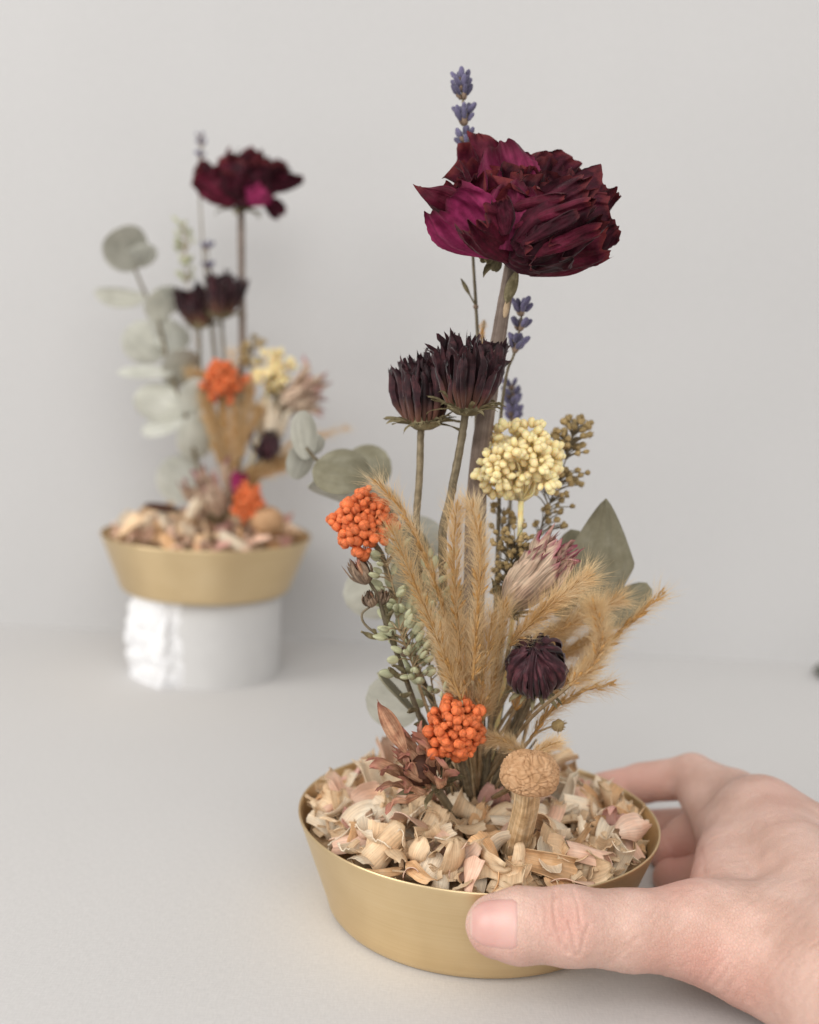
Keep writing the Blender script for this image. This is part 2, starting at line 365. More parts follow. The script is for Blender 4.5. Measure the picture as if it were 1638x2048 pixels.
M['bristle'] = organic('golden_bristle', [(.62, .42, .20), (.74, .55, .31), (.82, .68, .46)], 60, 0, 4, rough=.5, transl=.35, vary=.12, bump=0)
M['husk_straw'] = organic('husk_straw', [(.72, .49, .29), (.85, .63, .40), (.91, .74, .52)], 150, .2, 26, rough=.6, transl=.18, vary=.14, bump=.6, edge=(.52, .36, .20), ewide=.95)
M['husk_pale'] = organic('husk_pale', [(.86, .69, .49), (.93, .79, .60), (.95, .86, .69)], 150, .24, 34, rough=.55, transl=.18, vary=.10, bump=.7)
M['husk_pink'] = organic('husk_pink', [(.78, .49, .35), (.87, .60, .45), (.91, .71, .56)], 120, .18, 18, rough=.55, transl=.18, vary=.14, bump=.4, edge=(.62, .46, .30), ewide=.93)
M['husk_rose'] = organic('husk_rose', [(.60, .30, .24), (.70, .40, .33), (.76, .50, .42)], 120, .18, 18, rough=.55, transl=.18, vary=.2, bump=.4, edge=(.55, .36, .24), ewide=.93)
M['husk_tan'] = organic('husk_tan', [(.58, .32, .15), (.74, .46, .24), (.84, .59, .36)], 150, .25, 20, rough=.6, transl=.15, vary=.2, bump=.6)
M['mulch'] = organic('husk_crumb', [(.24, .15, .08), (.38, .26, .15), (.52, .38, .24)], 300, 0, 6, rough=.85, transl=0, vary=0, bump=.8)
M['cap'] = organic('mushroom_cap', [(.34, .19, .09), (.47, .275, .145), (.55, .35, .20)], 300, 0, 6, rough=.8, transl=0, vary=0, bump=.5, bscale=1500)
M['mstem'] = organic('mushroom_stem', [(.46, .29, .14), (.68, .48, .27), (.80, .62, .40)], 200, .45, 26, rough=.7, transl=0, vary=0, bump=.7)
M['plaster'] = organic('plaster', [(.56, .552, .543), (.595, .587, .576)], 60, 0, 4, rough=.9, transl=0, vary=0, bump=.4, bscale=400)
M['rough_plaster'] = organic('broken_plaster', [(.76, .76, .77), (.82, .82, .82)], 60, 0, 4, rough=.95, transl=0, vary=0, bump=.8, bscale=500)
M['darkcap'] = organic('dark_cap', [(.05, .02, .012), (.09, .035, .02)], 300, 0, 4, rough=.7, transl=0, vary=0)
M['grey'] = organic('grey_lump', [(.10, .10, .09), (.16, .16, .14)], 100, 0, 4, rough=.7, transl=0, vary=0)
M['scar'] = organic('bud_scar', [(.50, .36, .22), (.60, .45, .30)], 400, .2, 6, rough=.7, transl=0, vary=0)
M['budbrown'] = organic('brown_bud', [(.17, .11, .08), (.27, .19, .13), (.36, .26, .19)], 500, .35, 8, rough=.75, transl=.08, vary=.25)
M['euc_silver'] = organic('eucalyptus_leaf_silver', [(.66, .66, .59), (.73, .73, .66), (.79, .79, .73)], 90, .1, 7, rough=.75, transl=.42, vary=.08, bump=.2)
M['rose_wine'] = organic('rose_wine', [(.10, .008, .028), (.18, .016, .058), (.26, .028, .09)], 160, .35, 18, edge=(.08, .010, .020), rough=.6, transl=.14, sheen=.06, vary=.1, bump=.6, bscale=700, ewide=.80, bdist=.0004, crum=170, spec=.14)

# ------------------------------------------------------------------ setting
def quad(P): return Geo().add(P, np.array([[0, 1, 2, 3]]), [[0, 0], [1, 0], [1, 1], [0, 1]])
WALL_Y = .838
o = solo('table', quad([(-2.2, -1.2, 0), (2.2, -1.2, 0), (2.2, WALL_Y+.02, 0), (-2.2, WALL_Y+.02, 0)]), M['table'], (0, 0, 0), None, None, kind='structure')
o = solo('wall', quad([(-2.2, WALL_Y, -.01), (2.2, WALL_Y, -.01), (2.2, WALL_Y, 1.8), (-2.2, WALL_Y, 1.8)]), M['wall'], (0, WALL_Y, 0), None, None, kind='structure')

B1 = np.array([.0324, .4373, 0.]); B2 = np.array([-.1299, .7481, .0548])
BP = [(0, .0006), (.045, .0002), (.0525, 0), (.0552, .0008), (.0572, .0032), (.0583, .0070), (.0640, .0225), (.0692, .0368), (.0699, .0385),
      (.0699, .0391), (.0696, .0393), (.0692, .0391), (.0690, .0384), (.0682, .0364), (.0630, .0225), (.0572, .0075), (.0560, .0042), (.053, .0022), (0, .0018)]
def bowl_prof(k=1., kz=1.):
    P = np.array(BP); out = [P[0]]
    for a, b in zip(P[:-1], P[1:]):
        n = max(1, int(np.linalg.norm(b-a)/.004))
        out += [a+(b-a)*k/n for k in range(1, n+1)]
    return np.array(out)*[k, kz]
for loc, lab, k, kz in ((B1, 'front brushed brass bowl held by a hand on the white table', 1, 1), (B2, 'rear brass bowl out of focus on the white plaster block', .958, .93)):
    solo('brass_bowl', lathe(bowl_prof(k, kz), 160, loc), M['brass'], loc, lab, 'bowl', 'two brass bowls of dried flowers')

# plaster block: a smooth round drum broken open on its left
def block():
    cen = np.array([-.1265, .7490]); R = .0455; h = .0545
    rng = np.random.default_rng(3)
    root = thing('plaster_block', (cen[0], cen[1], 0), 'white plaster block with a broken rough left face under the rear bowl', 'block')
    a = np.radians(np.linspace(-106, 128, 60))
    arc = np.stack([cen[0]+R*np.cos(a), cen[1]+R*np.sin(a)], -1)
    hz = np.linspace(0, 1, 12)
    prof = [(0, 0)] + [(z*h, 0) for z in hz[1:-1]] + [(h-.0008, 0), (h, -.0015)]
    V = []
    for z, dr in prof:
        V.append(np.stack([cen[0]+(R+dr)*np.cos(a), cen[1]+(R+dr)*np.sin(a), 0*a+z], -1))
    V = np.array(V); g = Geo(); g.add(V, grid_faces(len(prof)-1, len(a)-1))
    top = np.vstack([V[-1], [[-.170, .748, h], [-.162, .728, h]]])
    g.add(top, np.arange(len(top))[None])
    part('drum', g, M['plaster'], root)
    # broken face: a rough sheet from the far end of the arc round the left to its near end
    p0, p1 = arc[-1], arc[0]
    way = spline(np.array([p1, [-.1475, .7015], [-.158, .7085], [-.1705, .7215], [-.1735, .742], [-.166, .775], p0]), 110)
    nz = 56; z = np.linspace(0, h, nz)
    P = np.stack([np.broadcast_to(way[:, 0], (nz, 110)), np.broadcast_to(way[:, 1], (nz, 110)), np.broadcast_to(z[:, None], (nz, 110))], -1).copy()
    T = np.gradient(way, axis=0); N = np.stack([T[:, 1], -T[:, 0]], -1); N /= np.linalg.norm(N, axis=1, keepdims=True)
    N = -N
    if (N[40] @ (way[40]-cen)) < 0: N = -N
    rr = np.random.default_rng(8)
    d = .0022*sinoise(P, 130, rr) + .0012*np.abs(sinoise(P, 330, rr)) + .0006*sinoise(P, 800, rr) + .0003*sinoise(P, 1800, rr)
    fade = np.clip(np.minimum(np.arange(110), 109-np.arange(110))/6, 0, 1)
    P[..., :2] += (d*fade)[..., None]*N[None]
    je = .0035*sinoise(np.stack([z*0, z*0, z], -1), 260, rr) + .0015*sinoise(np.stack([z*0, z, z], -1), 900, rr)
    je = np.abs(je)
    for c_ in range(7): P[:, c_, 0] += je*(1-c_/7)+.002*(1-c_/7); P[:, c_, 1] -= .0007*(1-c_/7)*1.0
    part('broken_face', Geo().add(P, grid_faces(nz-1, 109)), M['rough_plaster'], root)
block()

g = Geo(); ball((.010, .006, .008), 8, 12, geo=g, bump=.08, rng=np.random.default_rng(2))
V = g.V[0]; g.V[0] = np.stack([V[:, 0]*1.3, V[:, 2], V[:, 1]], -1) + at(1662, 1360, .80)*[1, 1, 0]
solo('dark_lump', g, M['grey'], at(1662, 1360, .80)*[1, 1, 0], 'small dark blurred lump at the wall foot, cut by the frame edge', 'lump')

# ------------------------------------------------------------------ plant builders
def rot_about(v, axis, ang):
    v = np.asarray(v, float); k = nrm(axis)
    return v*math.cos(ang) + np.cross(k, v)*math.sin(ang) + k*(k @ v)*(1-math.cos(ang))
def to_cam(px, py): return nrm(-ray(px, py))
def stem(root, pts, r0, r1=None, mat='stem', n=None, sides=8, name='stem', lump=.04, seed=0):
    P = spline(pts, n or 8*len(pts)); r1 = r0 if r1 is None else r1
    return part(name, tube(P, np.linspace(r0, r1, len(P)), sides, lump=lump, rng=np.random.default_rng(seed)), M[mat], root)
def pix(*pts): return [at(*p) for p in pts]
def ring(root, base, axis, n, L, W, th, bend=0., curl=0., prof='strap', mats=('plum',), name='petal', r0=0., h0=0., seed=0, jit=.15, phi0=0., cup=.9,
         wr=.03, rag=.05, nu=10, nv=4, thick=0., twist=.3, ljit=.15, arc=(0, 2*math.pi), cjit=.4, wfreq=4., bjit=.2):
    rng = np.random.default_rng(seed); A = nrm(axis); f = any_frame(A); e1, e2 = f[:, 0], f[:, 2]
    for k in range(n):
        ph = phi0 + arc[0] + (arc[1]-arc[0])*(k + rng.uniform(-jit, jit)*2)/n
        r = math.cos(ph)*e1 + math.sin(ph)*e2; t = th + rng.normal()*jit*.8
        al = math.cos(t)*A + math.sin(t)*r; nn = math.cos(t)*r - math.sin(t)*A
        P, UV = sheet(L*(1+rng.uniform(-ljit, ljit)), W*(1+rng.uniform(-.2, .2)), prof, nu, nv, cup*(1+rng.uniform(-.3, .3)), bend*(1+rng.uniform(-bjit, bjit)),
                      curl + rng.normal()*cjit, wr, rag, int(rng.integers(1e9)), twist=rng.normal()*twist, wfreq=wfreq)
        part(name, sheet_geo(P, UV, thick, xf=frame(al, nn), org=np.asarray(base)+r*r0+A*h0), M[mats[int(rng.integers(len(mats)))]], root)
def leaf(root, b, t, wpx, tilt=0., bend=0., cup=.25, prof='round', mat='euc', name='leaf', seed=0, thick=.0004, nu=14, nv=8, wr=.006, rag=.0, notch=0., facing=None, twist=0.):
    B, T = at(*b), at(*t); al = T-B; L = np.linalg.norm(al)
    n = to_cam((b[0]+t[0])/2, (b[1]+t[1])/2) if facing is None else np.asarray(facing, float)
    n = n - nrm(al)*(n @ nrm(al)); n = rot_about(nrm(n), al, tilt)
    P, UV = sheet(L*(1+abs(bend)**2/20), m(wpx, (b[2]+t[2])/2), prof, nu, nv, cup, bend, 0, wr, rag, seed, notch, a0=-bend/2, twist=twist)
    return part(name, sheet_geo(P, UV, thick, xf=frame(al, n), org=B), M[mat], root)

# --- roses
def rose(base, axis, scale, label, seed, accents, stem_pts, sr, group):
    rng = np.random.default_rng(seed)
    root = thing('rose', stem_pts[-1], label, 'rose', group)
    D, R_, K = 'rose_dark', 'rose_red', 'rose_pink'; s = scale
    q = dict(prof='rose', wfreq=2.6, nu=34, nv=32, ljit=.12, twist=.15)
    ring(root, base, axis, 4, .030*s, .034*s, .18, -.6, .2, mats=(R_, D), r0=.003*s, h0=.006*s, seed=seed+1, cup=1.6, wr=.06, rag=.015, **q)
    ring(root, base, axis, 5, .033*s, .044*s, .50, -.9, .4, mats=(D, D, R_), r0=.005*s, h0=.003*s, seed=seed+2, cup=1.3, wr=.065, rag=.018, **q)
    ring(root, base, axis, 6, .038*s, .050*s, .95, -1.15, .7, mats=(D, R_, D), r0=.006*s, h0=.001*s, seed=seed+3, cup=1.1, wr=.07, rag=.02, **q)
    ring(root, base, axis, 6, .041*s, .050*s, 1.35, -1.35, 1.0, mats=(D, D, R_), r0=.006*s, h0=0, seed=seed+4, cup=1.0, wr=.07, rag=.022, **q)
    for (b, t, w, nrm_, bend, curl, cup, mt, sd, pr) in accents:
        B, T = np.asarray(b), np.asarray(t); al = T-B
        P, UV = sheet(np.linalg.norm(al)*1.06, w, pr, 36, 32, cup, bend, curl, .068, .022, sd, a0=-bend*.45, wfreq=2.6)
        part('petal', sheet_geo(P, UV, xf=frame(al, nrm_), org=B), M[mt], root)
    P = spline(stem_pts, 60)
    part('stem', tube(P, np.interp(np.linspace(0, 1, 60), np.linspace(0, 1, len(sr)), sr), 14, lump=.02, rng=rng), M['stem_rose'], root)
    hip = Geo(); f = any_frame(axis); ball((.0048*s, .0045*s, .0048*s), 8, 12, geo=hip, bump=.05, rng=rng)
    hip.V[0] = hip.V[0] @ f.T + np.asarray(base) - nrm(axis)*.004*s
    part('hip', hip, M['bract'], root)
    ring(root, base, axis, 5, .017*s, .006*s, 1.5, .5, .9, prof='lance', mats=('bract',), name='sepal', r0=.003*s, h0=-.002*s, seed=seed+9, cup=.8, wr=.03, rag=.0)
    return root

# --- spiky dark daisy-like heads
def dahlia(root, base, axis, L, W, nset, seed, mats=('plum',), bracts=14, bl=.010, open_=1.0):
    q = dict(mats=mats, wr=.06, twist=.7, rag=.07, prof='blunt', nu=12, nv=5, wfreq=3.)
    ring(root, base, axis, nset[0], L*.82, W, .04*open_, -.02, -.2, r0=.0025, h0=.002, seed=seed+1, cup=1.8, jit=.22, cjit=.7, **q)
    ring(root, base, axis, nset[1], L*.90, W, .24*open_, -.28, .1, r0=.0052, h0=.001, seed=seed+2, cup=1.8, jit=.22, cjit=.7, **q)
    ring(root, base, axis, nset[2], L*.98, W*1.05, .50*open_, -.68, .2, r0=.0066, seed=seed+3, cup=1.6, jit=.15, cjit=.5, **q)
    ring(root, base, axis, nset[2]-3, L*.86, W, .66*open_, -.92, .3, r0=.0068, seed=seed+6, cup=1.6, jit=.15, cjit=.5, **q)
    g = Geo(); ball((.0070, .0036, .0070), 6, 12, geo=g, bump=.06, rng=np.random.default_rng(seed)); g.V[0] = g.V[0] @ any_frame(axis).T + np.asarray(base) - nrm(axis)*.0035
    part('receptacle', g, M['bract'], root)
    if bracts: ring(root, base, axis, bracts, bl, .0026, 1.25, .15, .6, prof='lance', mats=('bract',), name='bract', r0=.0050, h0=-.001, seed=seed+4, cup=1., wr=.03, jit=.3, nu=8)

# --- clusters of round buds
BUD = {}
def bud_mesh(kind):
    if kind in BUD: return BUD[kind]
    rng = np.random.default_rng(len(BUD)+11)
    out = []
    for k in range(4):
        g = Geo()
        if kind == 'orange':
            ball((.5, .5, .5), 9, 14, geo=g)
            V = g.V[0]; a = np.arctan2(V[:, 2], V[:, 0]); f = 1 + .07*np.cos(a*7 + k) * np.clip(V[:, 1]*1.4, 0, 1) + .03*rng.normal(size=len(V)); V[:, 0] *= f; V[:, 2] *= f
            V[:, 1] += -.10*np.clip(V[:, 1]-.8, 0, 1)
        elif kind == 'cream': ball((.36, .5, .36), 8, 10, .85, geo=g, bump=.03, rng=rng)
        elif kind == 'lav': ball((.24, .5, .24), 7, 8, .75, geo=g, bump=.08, rng=rng)
        elif kind == 'pod':
            ball((.30, .5, .22), 8, 10, .9, geo=g, bump=.02, rng=rng); V = g.V[0]; V[:, 0] *= 1.1-.35*V[:, 1]; V[:, 2] *= 1.1-.35*V[:, 1]
        elif kind == 'seed':
            ball((.45, .5, .45), 6, 10, geo=g, bump=.12, rng=rng)
            for j in range(9):
                d = nrm(rng.normal(size=3)+[0, 1.2, 0]); tube(np.array([[0, .5, 0]+d*.3, [0, .5, 0]+d*.75]), [.08, .01], 4, geo=g)
        elif kind == 'gold':
            ball((.13, .5, .10), 5, 6, .8, geo=g)
            tube(np.array([[0, .9, 0], [.02, 1.35, .02]]), [.03, .006], 3, geo=g)
        out.append(g.mesh(kind+'_piece', M[{'orange': 'orange', 'cream': 'cream', 'lav': 'lav', 'pod': 'pod', 'seed': 'seed', 'gold': 'gold'}[kind]]))
    BUD[kind] = out
    if kind == 'lav':
        g = Geo(); ball((.26, .45, .26), 6, 8, .8, geo=g, bump=.1, rng=rng); BUD['calyx'] = [g.mesh('calyx_piece', M['lavcalyx'])]
    return out
def orange_cluster(c, rad, n, bud, label, seed, stem_pts, group, thr=.62, name='orange_cluster'):
    rng = np.random.default_rng(seed); root = thing(name, stem_pts[-1], label, 'dried flower', group)
    pts = []; ms = bud_mesh('orange'); axis = nrm(np.asarray(c)-np.asarray(stem_pts[min(1, len(stem_pts)-1)]))
    base = np.asarray(stem_pts[0]); g = Geo(); tries = 0
    while len(pts) < n and tries < 6000:
        tries += 1
        d = nrm(rng.normal(size=3)); lay = rng.choice([1., 1., .72])
        if d @ axis < -.75: continue
        lump = .97 + .22*math.sin(6*d[0]+seed) * math.cos(7*d[2]+seed*2)
        p = np.asarray(c) + d*np.asarray(rad)*lay*lump*rng.uniform(.9, 1.08)
        sz = bud*rng.uniform(.55, 1.2)
        if any(np.linalg.norm(p-q) < thr*(sz+s2)*.5 for q, s2 in pts): continue
        pts.append((p, sz)); dd = nrm(p-(np.asarray(c)-axis*np.mean(rad)*.6) + rng.normal(size=3)*.004)
        inst('bud', ms[int(rng.integers(4))], root, p-dd*sz*.5, any_frame(dd, rng.uniform(0, 6.28)), sz)
        if lay == 1. or True: tube(spline([base, np.asarray(c)-axis*np.mean(rad)*.3 + (p-np.asarray(c))*.35, p-dd*sz*.4], 6), .00028, 4, geo=g)
    part('pedicels', g, M['orange'], root, kind='stuff')
    stem(root, stem_pts, .0011, .0014, 'stem', seed=seed)
    return root
def cream_cluster(c, rad, nsub, per, bud, label, seed, stem_pts, group):
    rng = np.random.default_rng(seed); root = thing('cream_cluster', stem_pts[-1], label, 'dried flower', group)
    ms = bud_mesh('cream'); base = np.asarray(stem_pts[0]); g = Geo(); c = np.asarray(c); up = nrm(c-base)
    subs = []
    for k in range(nsub):
        best = None
        for _ in range(40):
            d = nrm(rng.normal(size=3)); d = nrm(d + up*.35)
            p = c + d*np.asarray(rad)*rng.uniform(.45, .98)
            dist = min([np.linalg.norm(p-q) for q, _ in subs], default=1)
            if best is None or dist > best[0]: best = (dist, p, d)
        subs.append((best[1], best[2]))
    sr = np.mean(rad)*.34
    for p, d in subs:
        tube(spline([base, base*.5+p*.5+rng.normal(size=3)*.001-up*.001, p-d*sr*.8], 8), np.linspace(.0008, .0005, 8), 6, geo=g)
        for j in range(per):
            e = nrm(rng.normal(size=3) + d*.9); sz = bud*rng.uniform(.62, 1.2)
            inst('pellet', ms[int(rng.integers(4))], root, p+e*sr*rng.uniform(.3, .75), any_frame(nrm(e+rng.normal(size=3)*.2), rng.uniform(0, 6)), sz)
    part('branchlets', g, M['cream'], root)
    stem(root, stem_pts, .0011, .0010, 'cream', seed=seed)
    return root
def lavender(head, stem_pts, whorls, label, seed, group, bud=.0046, hr=.0016, side=None):
    rng = np.random.default_rng(seed); root = thing('lavender_sprig', stem_pts[-1], label, 'lavender', group)
    bud_mesh('lav'); H = spline(head, 41); T = np.gradient(H, axis=0)
    stem(root, [head[-1]] + list(stem_pts), .0005, .0009, 'stem', seed=seed, sides=6)
    stem(root, head, .0004, .0006, 'stem', seed=seed, sides=5, name='spike')
    for t, n in whorls:                                      # t = 0 at the tip
        i = int(t*40); p = H[i]; ax = nrm(-T[i])
        for k in range(n):
            a = 6.28*k/n + rng.uniform(0, 1); f = any_frame(ax, a); r = f[:, 2]
            d = nrm(ax + r*rng.uniform(.5, 1.0)); sz = bud*rng.uniform(.8, 1.15)
            inst('bud', BUD['lav'][int(rng.integers(4))], root, p+r*hr*.6+d*.0008, any_frame(d, rng.uniform(0, 6)), (sz, sz, sz))
            if k % 2 == 0: inst('calyx', BUD['calyx'][0], root, p+r*hr*.4-ax*.0010, any_frame(nrm(ax+r*.45), 0), sz*.85)
    if side:
        b, mids, t = side
        stem(root, [b, mids, t], .00035, .0003, 'bract', sides=5, name='side_stalk')
        P, UV = sheet(.0075, .0017, 'lance', 8, 4, .9, .3, 0, .02); d = nrm(np.asarray(t)-np.asarray(mids))
        part('side_leaf', sheet_geo(P, UV, .0003, xf=frame(d, to_cam(*project(t))), org=t-d*.004), M['bract'], root)
        g = Geo(); ball((.0011, .0010, .0011), 6, 8, geo=g, bump=.1, rng=rng); g.V[0] = g.V[0]+np.asarray(b)-[0, .001, 0]
        part('node', g, M['lavcalyx'], root)
    return root
def bristle_geo(P, n, lo, hi, ang, rng, w=.00006, g=None, rad=.0012):
    """fine hairs leaving a curved spike"""
    P = np.asarray(P); t = rng.uniform(.02, .98, n); i = t*(len(P)-1); k = i.astype(int); f = (i-k)[:, None]
    k2 = np.minimum(k+1, len(P)-1); p = P[k]*(1-f)+P[k2]*f
    T = np.gradient(P, axis=0); T /= np.linalg.norm(T, axis=1, keepdims=True); T = T[k]
    r = rng.normal(size=(n, 3)); r -= T*(r*T).sum(1, keepdims=True); r /= np.linalg.norm(r, axis=1, keepdims=True)
    a = np.abs(rng.normal(ang, ang*.5, n))[:, None]; L = rng.uniform(lo, hi, n)[:, None]
    d0 = np.cos(a)*T + np.sin(a)*r; d1 = nrm_rows(d0 + rng.normal(size=(n, 3))*.30 + T*.15)
    s = nrm_rows(np.cross(d0, rng.normal(size=(n, 3))))
    b = p + r*rad*rng.uniform(.3, 1, n)[:, None]; mid = b + d0*L*.5; tip = mid + d1*L*.5
    V = np.stack([b-s*w, b+s*w, mid-s*w*.7, mid+s*w*.7, tip], 1)
    idx = np.arange(n)[:, None]*5
    U = np.broadcast_to(np.array([[0, 0], [1, 0], [0, .5], [1, .5], [.5, 1]]), (n, 5, 2))
    (g or Geo()).add(V, [np.concatenate([idx, idx+1, idx+3, idx+2], 1), np.concatenate([idx+2, idx+3, idx+4], 1)], U) if g is not None else None
    return g
def nrm_rows(v): return v/(np.linalg.norm(v, axis=-1, keepdims=True)+1e-12)
def grass(head, stem_pts, label, seed, group, hairs=700, lo=.004, hi=.011, ang=.55, seeds=28, sl=.0042, sharp=False, fat=.0016, w=.00006, sr=.0006):
    """a golden bristly grass ear; head runs from its base to its tip"""
    rng = np.random.default_rng(seed); root = thing('grass_ear', stem_pts[-1], label, 'dried grass', group)
    H = spline(head, 40); T = nrm_rows(np.gradient(H, axis=0))
    stem(root, list(stem_pts)[::-1] + [head[0]], sr*1.25, sr, 'straw', seed=seed, sides=6)
    g = Geo(); tube(H, np.linspace(sr, sr*.4, 40), 5, geo=g); part('axis', g, M['gold'], root)
    ms = bud_mesh('gold'); gg = Geo(); proto = [np.concatenate([np.array([v.co[:] for v in q.vertices])]) for q in ms] if not sharp else None
    fpro = [[np.array([p.vertices[:] for p in q.polygons if len(p.vertices) == k]) for k in (3, 4, 6)] for q in ms] if not sharp else None
    for k in range(seeds):
        t = (k+.5)/seeds; i = int(t*39); tap = .55+.45*math.sin(math.pi*min(1, .25+t*.75))
        a = (k % 2)*math.pi + rng.uniform(-.7, .7) if sharp else rng.uniform(0, 6.28)
        f = any_frame(T[i], a); d = nrm(T[i] + f[:, 2]*rng.uniform(.15, .8)); fr = any_frame(d, rng.uniform(0, 6)); sz = sl*tap*rng.uniform(.85, 1.2); loc = H[i]+f[:, 2]*fat*.35
        if sharp: inst('spikelet', ms[k % 4], root, loc, fr, sz)
        else:
            q = k % 4; gg.add(proto[q]*sz @ fr.T + loc, [x for x in fpro[q] if len(x)])
    if not sharp: part('spikelets', gg, M['gold'], root, kind='stuff')
    g = Geo(); bristle_geo(H, hairs, lo, hi, ang, rng, w, g, fat)
    part('bristles', g, M['bristle'], root, kind='stuff')
    return root
def sprig(paths, buds, label, seed, group, kind='seed', name='seed_sprig', cat='dried sprig', sz=.0024, r=.0004, mat='stem', bn='seedhead', leaf_n=0):
    """thin branching stems carrying small heads; paths: world polylines, the first reaching the bowl"""
    rng = np.random.default_rng(seed); root = thing(name, paths[0][-1], label, cat, group); ms = bud_mesh(kind)
    for k, p in enumerate(paths): stem(root, p, r*.75 if k else r*.8, r if k else r*1.6, mat, seed=k, sides=5, name='stem' if k == 0 else 'branchlet')
    for (p, d, s) in buds:
        inst(bn, ms[int(rng.integers(4))], root, p, any_frame(nrm(d), rng.uniform(0, 6)), sz*s)
    return root
def cloud(path, n, spread, rng, lo=0., hi=1.):
    """side stalks with a head at each end along a path (path from tip downwards)"""
    P = spline(path, 60); T = nrm_rows(np.gradient(P, axis=0)); out = []; br = []
    for k in range(n):
        i = int((lo+(hi-lo)*rng.uniform())*59); up = -T[i]; r = any_frame(up, rng.uniform(0, 6.28))[:, 2]
        L = spread*rng.uniform(.3, 1); d = nrm(up*rng.uniform(.5, 1.1) + r); q = P[i] + d*L
        br.append([q, P[i]+d*L*.5+up*L*.08, P[i]]); out.append((q, d, rng.uniform(.75, 1.25)))
    return br, out

# ------------------------------------------------------------------ the hand (one continuous skin)
def skin_mat(name, cols, rough=.5, bump=.85, sss=.22, coat=0.):
    mt, nt, nd, ln, b = new_mat(name)
    tc = nd.new('ShaderNodeTexCoord')
    n = nd.new('ShaderNodeTexNoise'); n.inputs['Scale'].default_value = 70; n.inputs['Detail'].default_value = 4; ln.new(tc.outputs['Object'], n.inputs['Vector'])
    r = ramp(nd, [(.35, cols[0]), (.65, cols[1])]); ln.new(n.outputs['Fac'], r.inputs['Fac'])
    at_ = nd.new('ShaderNodeAttribute'); at_.attribute_name = 'flush'; r.color_ramp.elements[0].position = .38; r.color_ramp.elements[1].position = .6
    mx = nd.new('ShaderNodeMix'); mx.data_type = 'RGBA'; ln.new(at_.outputs['Fac'], mx.inputs[0]); ln.new(r.outputs['Color'], mx.inputs[6]); mx.inputs[7].default_value = (*cols[2], 1)
    ln.new(mx.outputs[2], b.inputs['Base Color'])
    b.inputs['Roughness'].default_value = rough; b.inputs['Specular IOR Level'].default_value = .35
    b.inputs['Subsurface Weight'].default_value = sss; b.inputs['Subsurface Radius'].default_value = (1., .35, .2); b.inputs['Subsurface Scale'].default_value = .0022
    if coat: b.inputs['Coat Weight'].default_value = coat; b.inputs['Coat Roughness'].default_value = .3
    if bump:
        v = nd.new('ShaderNodeTexVoronoi'); v.feature = 'DISTANCE_TO_EDGE'; v.inputs['Scale'].default_value = 1350
        wn = nd.new('ShaderNodeTexNoise'); wn.inputs['Scale'].default_value = 500; wn.inputs['Detail'].default_value = 3
        mp = nd.new('ShaderNodeMapping'); mp.inputs['Scale'].default_value = (1.0, .6, .55); mp.inputs['Rotation'].default_value = (0, .5, 0)
        ln.new(tc.outputs['Object'], mp.inputs['Vector']); ln.new(mp.outputs[0], v.inputs['Vector']); ln.new(tc.outputs['Object'], wn.inputs['Vector'])
        cl = nd.new('ShaderNodeMath'); cl.operation = 'MINIMUM'; cl.inputs[1].default_value = .12; ln.new(v.outputs['Distance'], cl.inputs[0])
        a = nd.new('ShaderNodeMath'); a.operation = 'MULTIPLY_ADD'; a.inputs[1].default_value = 3.; ln.new(cl.outputs[0], a.inputs[0]); ln.new(wn.outputs['Fac'], a.inputs[2])
        bp = nd.new('ShaderNodeBump'); bp.inputs['Strength'].default_value = bump; bp.inputs['Distance'].default_value = .00035; ln.new(a.outputs[0], bp.inputs['Height']); ln.new(bp.outputs[0], b.inputs['Normal'])
    return mt
M['skin'] = skin_mat('skin', ((.60, .385, .31), (.69, .465, .385), (.60, .29, .235)))
M['nail'] = skin_mat('nail', ((.57, .315, .275), (.62, .36, .315), (.70, .48, .42)), .36, 0, .3, .22)

def A(px, py, Y): return at(px, py, Y)
